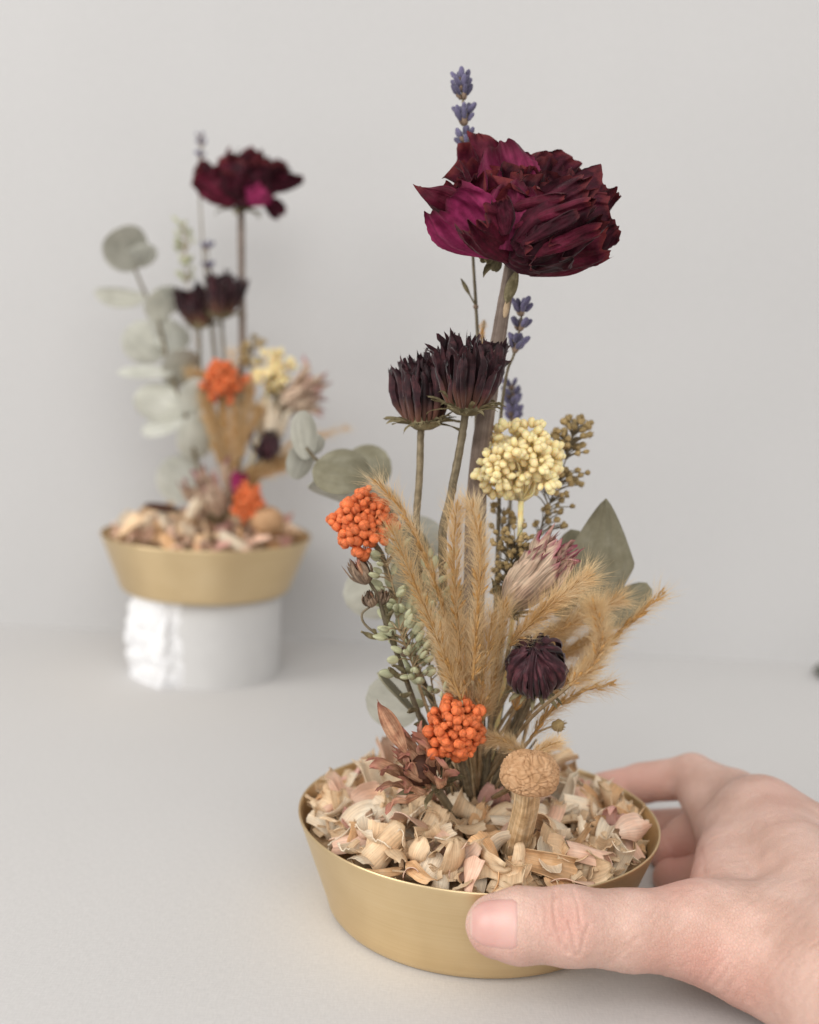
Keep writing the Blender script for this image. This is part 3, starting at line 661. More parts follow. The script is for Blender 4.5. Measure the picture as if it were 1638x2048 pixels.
# (a, b, ra, rb, blend)   all in metres, in the order they are blended
HAND = [
    # wrist, back of the hand
    (A(1990, 2230, .275), A(1755, 1990, .330), .0275, .0260, .012),
    (A(1755, 1990, .330), A(1522, 1640, .449), .0240, .0150, .016),
    (A(1755, 1985, .350), A(1600, 1730, .440), .0250, .0180, .016),
    (A(1522, 1640, .449), A(1730, 1768, .415), .0150, .0200, .014),
    (A(1740, 1990, .338), A(1530, 1905, .364), .0235, .0185, .016),
    (A(1600, 1790, .415), A(1480, 1690, .440), .0190, .0125, .016),
    # web between thumb and index
    (A(1450, 1850, .380), A(1462, 1655, .448), .0140, .0085, .014),
    (A(1440, 1800, .396), A(1440, 1710, .425), .0085, .0070, .012),
    # thumb
    (A(1560, 1905, .366), A(1400, 1862, .370), .0190, .0152, .014),
    (A(1400, 1862, .370), A(1255, 1860, .3640), .0150, .0124, .010),
    (A(1255, 1860, .3640), A(1140, 1852, .3590), .0124, .0122, .006),
    (A(1140, 1852, .3590), A(1040, 1851, .3575), .0122, .0116, .005),
    (A(1040, 1851, .3575), A(993, 1851, .3585), .0116, .0100, .005),
    # index
    (A(1522, 1640, .449), A(1470, 1598, .470), .0146, .0112, .010),
    (A(1470, 1598, .470), A(1385, 1554, .493), .0112, .0100, .007),
    (A(1400, 1595, .482), A(1440, 1680, .448), .0085, .0085, .010),
    (A(1385, 1554, .493), A(1285, 1566, .504), .0096, .0087, .004),
    (A(1285, 1567, .506), A(1205, 1578, .5065), .0085, .0075, .004),
    # middle, ring and little finger, under and behind the bowl's rim
    (A(1560, 1735, .460), A(1400, 1656, .504), .0120, .0098, .006),
    (A(1400, 1656, .504), A(1290, 1658, .511), .0095, .0085, .003),
    (A(1290, 1658, .511), A(1180, 1668, .510), .0085, .0074, .003),
    (A(1540, 1715, .462), A(1390, 1682, .484), .0130, .0125, .006),
    (A(1390, 1682, .484), A(1335, 1702, .482), .0125, .0085, .004),
    (A(1550, 1770, .452), A(1420, 1765, .458), .0130, .0120, .006),
    (A(1420, 1765, .458), A(1345, 1755, .462), .0115, .0080, .004),
]
def sdf(P):
    P = np.asarray(P, np.float32); d = None
    for a, b, ra, rb, k in HAND:
        a = a.astype(np.float32); ab = (b-a).astype(np.float32); pa = P-a
        h = np.clip(pa @ ab/float(ab @ ab), 0, 1)
        e = np.linalg.norm(pa-h[..., None]*ab, axis=-1) - (ra+(rb-ra)*h)
        if d is None: d = e
        else:
            q = np.clip(k-np.abs(d-e), 0, None)/k
            d = np.minimum(d, e) - q*q*q*k/6.
    return d
def surface_net(lo, hi, h):
    ax = [np.arange(l, u, h, dtype=np.float32) for l, u in zip(lo, hi)]
    val = np.empty([len(a) for a in ax], np.float32)
    yz = np.stack(np.meshgrid(ax[1], ax[2], indexing='ij'), -1)
    for i0 in range(0, len(ax[0]), 16):
        xs = ax[0][i0:i0+16]
        P = np.empty((len(xs),)+yz.shape[:2]+(3,), np.float32); P[..., 0] = xs[:, None, None]; P[..., 1:] = yz
        val[i0:i0+16] = sdf(P)
    s = val < 0; n = np.array(val.shape)-1
    acc_ = np.zeros(tuple(n)+(3,), np.float32); cnt = np.zeros(tuple(n), np.float32)
    for axis in range(3):
        o = [i for i in range(3) if i != axis]
        sl0 = [slice(None)]*3; sl1 = [slice(None)]*3; sl0[axis] = slice(0, -1); sl1[axis] = slice(1, None)
        v0, v1 = val[tuple(sl0)], val[tuple(sl1)]; cr = (v0 < 0) != (v1 < 0)
        t = np.where(cr, v0/(v0-v1+1e-20), 0)
        for da in (0, 1):
            for db in (0, 1):
                sl = [slice(None)]*3; sl[o[0]] = slice(da, n[o[0]]+da); sl[o[1]] = slice(db, n[o[1]]+db)
                c = cr[tuple(sl)]; cnt += c
                acc_[..., axis] += np.where(c, t[tuple(sl)], 0); acc_[..., o[0]] += c*da; acc_[..., o[1]] += c*db
    act = cnt > 0; ids = np.full(tuple(n), -1); ids[act] = np.arange(act.sum())
    cells = np.argwhere(act); V = np.array([a[0] for a in ax]) + h*(cells + acc_[act]/cnt[act][:, None])
    F = []
    for axis in range(3):
        b, c = (axis+1) % 3, (axis+2) % 3
        sl0 = [slice(None)]*3; sl1 = [slice(None)]*3; sl0[axis] = slice(0, -1); sl1[axis] = slice(1, None)
        s0, s1 = s[tuple(sl0)], s[tuple(sl1)]; E = np.argwhere(s0 != s1)
        E = E[(E[:, b] > 0) & (E[:, c] > 0) & (E[:, b] < n[b]) & (E[:, c] < n[c])]
        flip = s0[tuple(E.T)]
        def idx(db, dc):
            Q = E.copy(); Q[:, b] -= db; Q[:, c] -= dc; return ids[tuple(Q.T)]
        q = np.stack([idx(1, 1), idx(0, 1), idx(0, 0), idx(1, 0)], 1); q[~flip] = q[~flip][:, ::-1]; F.append(q)
    return V.astype(float), np.concatenate(F)
def subdivide(V, F):
    E = np.stack([F, np.roll(F, -1, 1)], -1).reshape(-1, 2); Es = np.sort(E, 1)
    U, inv = np.unique(Es, axis=0, return_inverse=True); inv = inv.reshape(-1, 4)
    n = len(V); m_ = len(U)
    V2 = np.concatenate([V, V[U].mean(1), V[F].mean(1)])
    c = n+m_+np.arange(len(F))
    F2 = np.stack([np.stack([F[:, k], n+inv[:, k], c, n+inv[:, k-1]], 1) for k in range(4)], 1).reshape(-1, 4)
    return V2, F2
def grad(P, e=4e-4):
    g = np.stack([sdf(P+np.eye(3)[k]*e)-sdf(P-np.eye(3)[k]*e) for k in range(3)], -1); return nrm_rows(g.astype(float))
def polydist(px, line):
    best = np.full(len(px), 1e9)
    for a, b in zip(line[:-1], line[1:]):
        a, b = np.array(a, float), np.array(b, float); t = np.clip((px-a) @ (b-a)/((b-a) @ (b-a)), 0, 1)
        best = np.minimum(best, np.linalg.norm(px-a-t[:, None]*(b-a), axis=1))
    return best
def build_hand():
    V, F = surface_net((.004, .300, -.012), (.345, .545, .105), .0015)
    for _ in range(2):
        V, F = subdivide(V, F)
        for _ in range(2):
            V = V - grad(V)*sdf(V)[:, None]
    N = grad(V)
    V[:, 2] = np.where(V[:, 2] < .0008, .0008 + (V[:, 2]-.0008)*.02, V[:, 2])       # flesh flattens on the table
    px = project(V); front = (N[:, 1] < .35) & (V[:, 1] < .42)
    d = np.zeros(len(V)); flush = np.zeros(len(V))
    def crease(line, w, depth, ridge=.35):
        nonlocal d
        q = polydist(px, line); d += np.where(front, -depth*np.exp(-(q/w)**2) + ridge*depth*np.exp(-((q-2.2*w)/(1.6*w))**2), 0)
    K = .00031; rng0 = np.random.default_rng(3)
    crease([(1110, 1783), (1107, 1812), (1111, 1849), (1123, 1886), (1136, 1905)], 3.6, K*1.25)
    crease([(1145, 1780), (1157, 1812), (1160, 1846)], 3.2, K*.85)
    crease([(1138, 1844), (1147, 1877), (1153, 1910)], 3.4, K*.95)
    crease([(1178, 1850), (1166, 1885), (1160, 1910)], 4.5, K*.9)
    crease([(1126, 1800), (1129, 1835)], 3, K*.45); crease([(1093, 1815), (1095, 1860)], 4, K*.3); crease([(1190, 1845), (1176, 1895)], 5, K*.45)
    for k in range(16):
        x = rng0.uniform(1060, 1215); y = rng0.uniform(1790, 1880); crease([(x, y), (x+rng0.uniform(-4, 5), y+18), (x+rng0.uniform(-2, 10), y+rng0.uniform(30, 60))], rng0.uniform(2.5, 4), K*rng0.uniform(.12, .32))
    crease([(1130, 1860), (1128, 1880)], 3, K*.4)
    rng = np.random.default_rng(12)
    for k in range(30):                                    # slanting wrinkles over the ball of the thumb
        x = 1385 + k*17 + rng.uniform(-5, 5); y = 1945 + k*9 + rng.uniform(-8, 8); L = rng.uniform(38, 95)
        crease([(x, y), (x+L*.32, y-L*.55), (x+L*.75, y-L)], rng.uniform(4, 6.5), K*rng.uniform(.3, .7)*(1.0 if 1 < k < 8 else .45))
    for k in range(110):                                    # fine skin lines along the thumb and the back of the hand
        x = rng.uniform(1190, 1640); y = rng.uniform(1790, 2000); L = rng.uniform(25, 70)
        crease([(x, y), (x+L*.45, y-L*.5), (x+L, y-L*.85)], rng.uniform(3, 5), K*rng.uniform(.10, .26))
    for c, L in (((1388, 1650), 60), ((1396, 1690), 70), ((1404, 1735), 60)):
        crease([(c[0], c[1]), (c[0]+14, c[1]+L*.5), (c[0]+8, c[1]+L)], 5, K*.4)
    d += np.where(front, .00010*sinoise(V, 420, rng) + .00005*sinoise(V, 1100, rng), .00006*sinoise(V, 420, rng))
    # nail bed recess
    def nailbox(p): return np.clip(1-np.maximum(np.abs(p[:, 0]-986)/56, np.abs(p[:, 1]-1846)/56)**4, 0, 1)
    d += np.where(front, -.00018*nailbox(px), 0)
    for c, r_, a in (((1130, 1850), 60, .55), ((960, 1900), 50, .5), ((1000, 1910), 60, .35), ((1400, 1940), 70, .6), ((1480, 1990), 80, .45), ((1330, 1925), 60, .35), ((1400, 1700), 45, .35), ((1290, 1570), 70, .5), ((1240, 1560), 60, .55), ((1560, 1590), 50, .25), ((1345, 1720), 70, .9)):
        flush = np.maximum(flush, a*np.exp(-((px[:, 0]-c[0])**2+(px[:, 1]-c[1])**2)/r_**2))
    V = V + N*d[:, None]
    root = A(1700, 1990, .40)*[1, 1, 0]
    o = solo('person', Geo().add(V, F), M['skin'], root, "person's bare hand reaching in from the right, thumb along the front brass bowl", 'person')
    at_ = o.data.attributes.new('flush', 'FLOAT', 'POINT'); at_.data.foreach_set('value', flush.astype(np.float32))
    # thumbnail: a thin curved plate lying on the thumb
    nu, nv = 26, 22; Q = np.zeros((nu+1, nv+1, 3)); fl = np.zeros((nu+1, nv+1))
    cx = A(986, 1846, .3575)
    for i in range(nu+1):
        u = i/nu
        for j in range(nv+1):
            v = 2*j/nv-1
            x = 1036 - u*96
            hw = 55*(1-.10*u)*(1-.0*u); tipr = np.clip((u-.45)/.55, 0, 1)
            hw *= math.sqrt(max(0., 1-.80*tipr**2.6))*(1-.16*(1-min(u/.16, 1))**2); x0 = x; x -= 3.5*v*v*(1-min(u/.3, 1))
            y = 1846 + 3*(1-u) + v*hw*(1-.06*(1-min(u/.12, 1)))
            Q[i, j] = (x0, y, 0); fl[i, j] = (1-min(1, math.hypot((u-.12)*2.4, v*.9)))*.5 + (.8 if u > .93 else 0)
    R = np.stack([ray(x, y) for x, y in Q[..., :2].reshape(-1, 2)]); t = np.full(len(R), .30)
    O = np.array([0, 0, CAMZ])
    for _ in range(60): t = t + .8*sdf(O+R*t[:, None])
    Pn = (O+R*t[:, None]); Nn = grad(Pn); e = np.ones((nu+1, nv+1))
    ii, jj = np.mgrid[0:nu+1, 0:nv+1]; ed = np.minimum(np.minimum(jj, nv-jj)/2.2, np.minimum(ii/1.6, (nu-ii)/1.4+.35))
    off = -.00030 + .00058*np.clip(ed, 0, 1)**.7
    Pn = (Pn + Nn*off.reshape(-1, 1)).reshape(nu+1, nv+1, 3)
    g = sheet_geo(Pn, np.stack([jj/nv, ii/nu], -1).astype(float), 0)
    n_ = part('thumbnail', g, M['nail'], o)
    at_ = n_.data.attributes.new('flush', 'FLOAT', 'POINT'); at_.data.foreach_set('value', fl.ravel().astype(np.float32))
build_hand()

# ------------------------------------------------------------------ front arrangement
Y1 = .437
FG = 'flowers standing in the front bowl'
def hub(dx=0, dy=0, dz=0): return B1 + np.array([dx, dy, .036+dz])
def acc(cen, rows, base_n=1.0):
    out = []
    for k, (b, t, w, bend, curl, cup, mt, pr) in enumerate(rows):
        B, T = at(*b), at(*t); mid = (B+T)/2
        n = to_cam((b[0]+t[0])/2, (b[1]+t[1])/2)*base_n + nrm(mid-cen)*.8
        out.append((B, T, w, n, bend, curl, cup, 'rose_'+mt, 300+k*7, pr))
    return out
rc = at(1045, 430, .437)
rose(at(1022, 505, .437), (.14, -.34, 1), .83, 'large dark red rose on the thick stem, tallest flower head of the front bowl', 5,
     acc(rc, [((990, 512, .418), (890, 408, .402), .028, -.35, .6, .7, 'pink', 'rose'),
              ((965, 470, .43), (893, 372, .425), .020, -.4, .9, .6, 'red', 'rose'),
              ((950, 435, .418), (846, 380, .408), .012, -.5, -1.2, .9, 'red', 'lance'),
              ((1000, 480, .44), (948, 284, .448), .027, -.5, .3, .8, 'red', 'rose'),
              ((1035, 460, .424), (1005, 298, .434), .026, -.35, .3, .7, 'wine', 'rose'),
              ((1010, 500, .406), (1032, 372, .410), .021, -.3, .3, .7, 'wine', 'rose'),
              ((1020, 522, .412), (945, 440, .396), .020, -.4, .9, 1.0, 'red', 'rose'),
              ((1030, 500, .402), (1165, 392, .405), .022, -.4, 1.5, 1.2, 'dark', 'rose'),
              ((1050, 520, .400), (1185, 425, .402), .024, -.4, 1.5, 1.2, 'dark', 'rose'),
              ((1055, 545, .420), (1212, 488, .412), .017, -.5, .9, .9, 'red', 'rose'),
              ((1035, 525, .420), (1130, 492, .400), .022, -.5, .6, .8, 'dark', 'rose'),
              ((1000, 515, .418), (1065, 515, .398), .018, -.5, .7, .8, 'dark', 'rose'),
              ((1080, 450, .44), (1158, 340, .45), .034, -.5, .5, .7, 'dark', 'rose'),
              ((1100, 480, .43), (1214, 376, .43), .026, -.5, .9, .9, 'dark', 'rose'),
              ((1100, 500, .42), (1222, 436, .42), .028, -.5, .9, .9, 'dark', 'rose'),
              ((1030, 455, .404), (1172, 408, .398), .011, -.25, .5, 2.2, 'red', 'blunt'),
              ((1045, 490, .398), (1150, 430, .394), .010, -.25, .4, 2.2, 'dark', 'blunt'),
              ((1055, 515, .400), (1190, 462, .398), .011, -.25, .8, 2.0, 'red', 'blunt'),
              ((1000, 420, .408), (1120, 396, .402), .010, -.2, .4, 2.2, 'red', 'blunt'),
              ((1010, 470, .400), (1000, 402, .400), .013, -.2, .9, 1.6, 'dark', 'rose'),
              ((1060, 440, .435), (1090, 318, .445), .030, -.5, .5, .7, 'dark', 'rose')]),
     pix((1022, 530, .437), (1003, 640, .437), (983, 760, .437), (962, 900, .437), (950, 1060, .438), (948, 1300, .438), (955, 1590, .438)),
     [.0024, .0026, .0031, .0037, .0040, .0040, .0040], 'dark red roses')
ro = bpy.data.objects['rose']
P, UV = sheet(.0125, .0052, 'lance', 10, 5, 1.2, .5, .3, .03, 0, 5)
part('sepal', sheet_geo(P, UV, .0004, xf=frame(at(1012, 605, .432)-at(1033, 545, .432), to_cam(1020, 570)), org=at(1034, 543, .4325)), M['bract'], ro)
for k, (a, b) in enumerate((((985, 505), (952, 522)), ((1000, 512), (985, 550)), ((990, 500), (968, 530)))):
    P, UV = sheet(np.linalg.norm(at(*b, .425)-at(*a, .428)), .0045, 'lance', 8, 5, 1.0, .4, .8, .03, 0, 8+k)
    part('sepal', sheet_geo(P, UV, .0004, xf=frame(at(*b, .425)-at(*a, .428), to_cam(*a)), org=at(*a, .428)), M['bract'], ro)
g = Geo(); ball((.0011, .0034, .0006), 8, 10, geo=g); g.V[0] = g.V[0] @ frame(at(1016, 597, Y1)-at(1009, 635, Y1), to_cam(1013, 617)).T + at(1009, 636, Y1-.0025)
part('bud_scar', g, M['scar'], ro)

LG = 'lavender sprigs in the front bowl'
lavender(pix((924, 163, .462), (926, 205, .462), (929, 255, .462), (934, 298, .462)),
         pix((940, 400, .462), (946, 515, .462), (952, 615, .46), (956, 720, .458), (952, 900, .455), (957, 1200, .45), (962, 1590, .443)),
         [(.02, 5), (.13, 7), (.26, 6), (.52, 6), (.62, 5), (.86, 6), (.97, 4)], 'tallest lavender sprig, its tip standing above the big front rose', 21, LG,
         side=(at(952, 613, .46), at(944, 598, .459), at(930, 572, .458)))
lavender(pix((1043, 614, .455), (1042, 640, .455), (1036, 675, .455), (1027, 712, .455)),
         pix((1014, 745, .455), (1003, 820, .455), (999, 900, .455), (996, 1080, .452), (975, 1590, .444)),
         [(.03, 4), (.18, 5), (.5, 6), (.82, 6), (.92, 5)], 'dark blue lavender sprig beside the thick rose stem', 22, LG)
lavender(pix((1022, 772, .50), (1024, 795, .50), (1026, 820, .50), (1026, 845, .50)),
         pix((1024, 900, .495), (1018, 1050, .48), (985, 1590, .447)),
         [(.05, 4), (.3, 6), (.55, 7), (.8, 7), (.95, 5)], 'short blurred lavender sprig just above the cream cluster', 23, LG)

DG = 'dark plum daisies in the front bowl'
r = thing('dark_daisy', hub(-.004, -.002), 'smaller dark plum daisy at left of the joined pair above the orange cluster', 'daisy', DG)
dahlia(r, at(848, 842, .432), nrm([-.08, -.05, 1]), .0228, .0046, (13, 15, 17), 43, bracts=26, bl=.0095, open_=.75)
stem(r, pix((842, 850, .432), (839, 950, .432), (833, 1060, .433), (846, 1200, .434), (900, 1400, .436), (945, 1590, .437)), .0014, .0014, seed=1)
r = thing('dark_daisy', hub(-.002, -.006), 'larger dark plum daisy touching the thick rose stem', 'daisy', DG)
dahlia(r, at(932, 812, .420), nrm([.02, -.10, 1]), .0232, .0047, (15, 18, 20), 47, bracts=28, bl=.0098)
stem(r, pix((932, 818, .421), (921, 890, .422), (900, 1000, .423), (885, 1080, .424), (895, 1250, .428), (948, 1590, .434)), .0014, .0018, seed=2)

OG = 'orange bud clusters'
orange_cluster(at(726, 1048, .415), (.0099, .0090, .0108), 190, .0039, 'pale orange bud cluster at left of the front bowl beside the grass ears', 61,
               pix((748, 1085, .418), (770, 1130, .42), (815, 1290, .428), (900, 1480, .435), (950, 1590, .437)), OG)
orange_cluster(at(910, 1455, .398), (.0094, .0086, .0104), 140, .0039, 'vivid orange bud cluster low in the front bowl just above the husk filling', 62,
               pix((915, 1490, .402), (925, 1530, .408), (940, 1590, .42)), OG)
cream_cluster(at(1037, 922, .435), (.0138, .0118, .0130), 26, 17, .0041, 'cream yellow cluster of waxy pellets right of the thick stem', 63,
              pix((1042, 1000, .437), (1040, 1060, .437), (1034, 1160, .437), (1010, 1350, .437), (970, 1590, .437)), 'cream clusters')

# brown seed sprigs on the right
rng = np.random.default_rng(77)
main = pix((1150, 858, .455), (1128, 930, .456), (1098, 1010, .456), (1072, 1090, .455), (1035, 1250, .45), (975, 1590, .444))
br, bu = cloud(main[:4], 64, .0085, rng, .0, .30); b2, u2 = cloud(main[:5], 55, .011, rng, .30, .72)
sprig([main]+br+b2, bu+u2, 'tall brown seed sprig leaning right behind the cream cluster', 71, 'brown seed sprigs', sz=.0024, r=.00028)
main = pix((1030, 1085, .43), (1022, 1140, .432), (1012, 1220, .434), (990, 1400, .436), (965, 1590, .44))
br, bu = cloud(main[:3], 110, .0105, rng, .0, .95)
sprig([main]+br, bu, 'lower brown seed sprig behind the base of the pink and cream flower', 72, 'brown seed sprigs', sz=.0020, r=.00026)
main = pix((1008, 1015, .452), (1003, 1080, .452), (996, 1200, .45), (965, 1590, .444))
br, bu = cloud(main[:2], 14, .008, rng)
sprig([main]+br, bu, 'sparse brown seed sprig between the rose stem and the cream cluster', 73, 'brown seed sprigs', sz=.0024, r=.00028)

# pink and cream flower
PG = 'pink and cream straw flowers'
r = thing('straw_flower', hub(.008, -.008), 'pink and cream straw flower closed like a tulip, leaning right', 'flower', PG)
ax = nrm(at(1108, 1112, .408)-at(1010, 1215, .417))
ring(r, at(1012, 1212, .418), ax, 8, .0275, .0088, .16, -.30, .3, mats=('pinkcream',), seed=81, cup=.9, wr=.045, rag=.10, r0=.002, nu=16, nv=8, prof='blunt', twist=.15, cjit=.25, jit=.12)
ring(r, at(1012, 1212, .418), ax, 9, .0290, .0092, .38, -.68, .3, mats=('pinkcream',), seed=82, cup=.8, wr=.05, rag=.12, r0=.003, nu=16, nv=8, prof='blunt', twist=.15, cjit=.25, jit=.12)
ring(r, at(1012, 1212, .418), ax, 9, .0285, .0090, .56, -.95, .4, mats=('pinkcream',), seed=83, cup=.8, wr=.05, rag=.12, r0=.003, nu=16, nv=8, prof='blunt', twist=.15, cjit=.25, jit=.12)
ring(r, at(1012, 1212, .418), ax, 12, .0095, .0030, 1.0, -.5, .6, prof='lance', mats=('bract',), name='bract', r0=.003, h0=-.002, seed=84, cup=1.)
g = Geo(); ball((.0042, .004, .0042), 6, 10, geo=g); g.V[0] = g.V[0] @ any_frame(ax).T + at(1006, 1222, .418); part('receptacle', g, M['bract'], r)
stem(r, pix((1006, 1222, .418), (995, 1320, .424), (968, 1590, .432)), .0013, .0014)

# purple globe
r = thing('globe_flower', hub(.012, -.012), 'dark purple globe flower with inrolled petals under the golden grass', 'flower', 'purple globe flowers')
gc = at(1072, 1336, .400); ga = nrm([-.18, -.62, .75]); gb = gc - ga*.0105
q = dict(mats=('globe',), prof='blunt', nu=20, nv=5, rag=.03, jit=.06, ljit=.06, bjit=.05, wr=.05)
ring(r, gb, ga, 28, .0300, .0038, 1.42, -2.75, -.2, seed=91, cup=1.6, r0=.001, twist=.25, cjit=.1, **q)
ring(r, gb, ga, 24, .0290, .0036, 1.34, -2.85, -.3, seed=95, cup=1.6, r0=.001, twist=.25, cjit=.1, **q)
ring(r, gb+ga*.001, ga, 20, .0270, .0035, 1.2, -2.8, -.4, seed=92, cup=1.6, r0=.001, twist=.3, cjit=.1, **q)
g = Geo(); ball((.0088, .0088, .0088), 10, 14, geo=g, bump=.05, rng=np.random.default_rng(1)); g.V[0] = g.V[0] @ any_frame(ga).T + gb + ga*.0015; part('heart', g, M['globe'], r)
ring(r, at(1070, 1372, .402), nrm([-.1, -.35, .9]), 14, .0085, .0022, 1.75, .2, .6, prof='lance', mats=('bract',), name='bract', r0=.003, seed=94, cup=1.)
stem(r, pix((1066, 1385, .405), (1030, 1470, .42), (975, 1590, .43)), .0011, .0013)

# rust flower low at left
r = thing('rust_flower', hub(-.012, -.014), 'withered rust brown flower with curled petals resting on the husk filling', 'flower', 'rust flowers')
rb = at(862, 1560, .402); ra = nrm(at(795, 1480, .390)-at(862, 1560, .402))
q = dict(mats=('rust',), prof='blunt', nu=16, nv=7, wr=.06, rag=.10, wfreq=3.2, jit=.25, ljit=.2)
ring(r, rb, ra, 9, .0180, .0048, .30, -.2, .4, seed=101, cup=1.8, r0=.003, cjit=.8, twist=.6, **q)
ring(r, rb, ra, 10, .0185, .0050, .70, -.7, .9, seed=102, cup=1.7, r0=.004, cjit=.7, twist=.6, **q)
ring(r, rb, ra, 9, .0165, .0048, 1.00, -1.2, 1.1, seed=103, cup=1.6, r0=.0045, cjit=.7, twist=.6, **q)
P, UV = sheet(.0215, .0075, 'lance', 14, 8, 1.0, -.3, .3, .03, .04, 6); P2 = at(812, 1505, .392)
part('petal', sheet_geo(P, UV, xf=frame(at(768, 1425, .388)-P2, to_cam(790, 1460)), org=P2), M['rust'], r, label='upright reddish petal')
g = Geo(); ball((.0062, .0055, .0062), 8, 12, geo=g, bump=.12, rng=np.random.default_rng(4)); g.V[0] = g.V[0] @ any_frame(ra).T + rb + ra*.002
part('seed_disc', g, M['darkcap'], r)
ring(r, rb, ra, 12, .011, .0032, 1.2, -.4, .6, prof='lance', mats=('bract',), name='bract', r0=.003, h0=-.002, seed=104, cup=1.)
stem(r, [rb, rb*.5+hub(-.004, -.008)*.5-[0, 0, .002], hub(-.004, -.006, -.004)], .0016, .0016)

# small brown daisy buds, one plant
def small_head(root, base, axis, L, seed, nm='bud'):
    ring(root, base, axis, 13, L*1.0, L*.26, .95, -1.5, .1, prof='strap', mats=('budbrown',), name='bract', r0=L*.12, seed=seed, cup=1.2, wr=.02, nu=8, nv=4)
    ring(root, base, axis, 14, L*.98, L*.20, .55, -.95, .3, prof='strap', mats=('budbrown', 'budbrown', 'rust'), name='petal', r0=L*.1, seed=seed+1, cup=1.2, wr=.03, nu=8, nv=4)
r = thing('bud_sprig', hub(-.008, -.004), 'thin leaning stem with small unopened brown daisy buds under the left orange cluster', 'dried sprig')
main = pix((738, 1163, .412), (757, 1195, .412), (772, 1250, .412), (795, 1310, .413), (825, 1395, .416), (850, 1460, .42), (905, 1590, .43))
stem(r, main, .0006, .0013, 'stem', seed=5)
small_head(r, at(735, 1166, .412), nrm(at(712, 1125, .41)-at(735, 1168, .412)), .0105, 111)
small_head(r, at(744, 1212, .412), nrm(at(735, 1185, .408)-at(744, 1212, .412)), .0066, 113)
small_head(r, at(762, 1208, .414), nrm(at(770, 1182, .412)-at(762, 1208, .414)), .0060, 115)
small_head(r, at(804, 1312, .412), nrm([.3, -.2, .6]), .0042, 117)
stem(r, pix((742, 1212, .412), (724, 1228, .411), (731, 1250, .411), (765, 1276, .412)), .0004, .0005, 'stem', name='branchlet')
stem(r, pix((762, 1210, .414), (770, 1230, .412), (772, 1250, .412)), .0004, .0005, 'stem', name='branchlet')
for k, (b, t, w) in enumerate((((765, 1276), (722, 1263), 15), ((752, 1275), (746, 1258), 9), ((773, 1250), (788, 1218), 13), ((776, 1245), (768, 1212), 11), ((800, 1350), (778, 1335), 14),
                               ((815, 1365), (788, 1352), 12), ((822, 1385), (800, 1390), 14), ((835, 1420), (815, 1425), 14), ((845, 1440), (828, 1450), 12), ((810, 1345), (784, 1330), 10), ((795, 1300), (786, 1262), 9))):
    leaf(r, (*b, .412), (*t, .408), w, tilt=.6*(-1)**k, bend=.5, cup=1.0, prof='lance', mat='bract', seed=k, wr=.05, nu=10, nv=6)

# pale green oat-like grasses
rng = np.random.default_rng(5)
for k, (pts, n, sp, lab) in enumerate((
    ([(772, 1125, .415), (790, 1190, .416), (812, 1270, .418), (850, 1400, .424), (925, 1590, .434)], 52, .0085, 'pale green pod grass, leftmost, right beside the brown daisy buds'),
    ([(862, 1150, .420), (862, 1230, .42), (858, 1320, .422), (880, 1440, .428), (935, 1590, .434)], 46, .0085, 'pale green pod grass below the larger dark daisy stem'),
    ([(800, 1260, .410), (825, 1330, .412), (850, 1410, .418), (915, 1590, .43)], 44, .0095, 'pale green pod grass in the middle, behind the brown bud stem'))):
    main = pix(*pts); br, bu = cloud(main, n, sp, rng, 0, .72 if k < 2 else .6)
    sprig([main]+br, bu, lab, 120+k, 'pale green pod grasses', kind='pod', name='pod_grass', cat='dried grass', sz=.0050, r=.00028, mat='straw', bn='pod')
main = pix((892, 1372, .402), (893, 1400, .403), (880, 1425, .406), (905, 1590, .425))
sprig([main, pix((883, 1392, .403), (881, 1420, .405), (880, 1425, .406))], [(main[0]-[0, 0, .002], [0, 0, 1], 1.0), (at(883, 1396, .403), [0, 0, 1], .6)], 'single pale green pod on a thin stalk just above the lower orange cluster', 126, 'pale green pod grasses', kind='pod', name='pod_grass', cat='dried grass', sz=.0042, r=.00026, mat='straw', bn='pod')
main = pix((1112, 1452, .41), (1090, 1458, .41), (1062, 1476, .412), (1010, 1540, .42), (985, 1590, .43))
sprig([main], [(at(1104, 1457, .41), [.6, 0, .35], 1.0)], 'lone tan seed pod on a short stalk right of the grass base', 128, None, kind='seed', sz=.0048, r=.0004, mat='straw', name='seed_pod', bn='pod')
grass(pix((968, 640, .49), (965, 665, .49), (962, 690, .49)), pix((960, 760, .489), (962, 1200, .47), (970, 1590, .445)), 'faint green grass tip behind the rose stem', 129, 'golden grass ears in the front bowl', hairs=60, lo=.001, hi=.003, seeds=10, sl=.003)

# golden grasses
GG = 'golden grass ears in the front bowl'
def gp(head, stem_, lab, seed, **k):
    k['hairs'] = int(k['hairs']*1.75); k.setdefault('ang', .58); k['w'] = k.get('w', .00006)*.8; k['hi'] = k['hi']*1.12
    return grass(pix(*head), pix(*stem_), lab, seed, GG, **k)
hb = (955, 1590, .437)
gp([(905, 1300, .412), (868, 1160, .410), (815, 1040, .408), (748, 958, .406)], [(930, 1450, .425), hb], 'slender golden grass ear reaching left past the orange cluster', 131, hairs=650, hi=.0105, seeds=44, sharp=True, sl=.0046)
gp([(922, 1400, .395), (880, 1290, .392), (835, 1180, .390), (780, 1050, .388)], [(945, 1500, .42), hb], 'bushy golden grass ear leaning left, in front of the green pods', 132, hairs=1000, hi=.011, seeds=46, w=.00007)
gp([(925, 1380, .400), (915, 1250, .398), (908, 1120, .396), (913, 1005, .396)], [(940, 1500, .42), hb], 'upright bushy golden grass ear left of the rose stem', 133, hairs=1150, hi=.010, seeds=50, w=.00007)
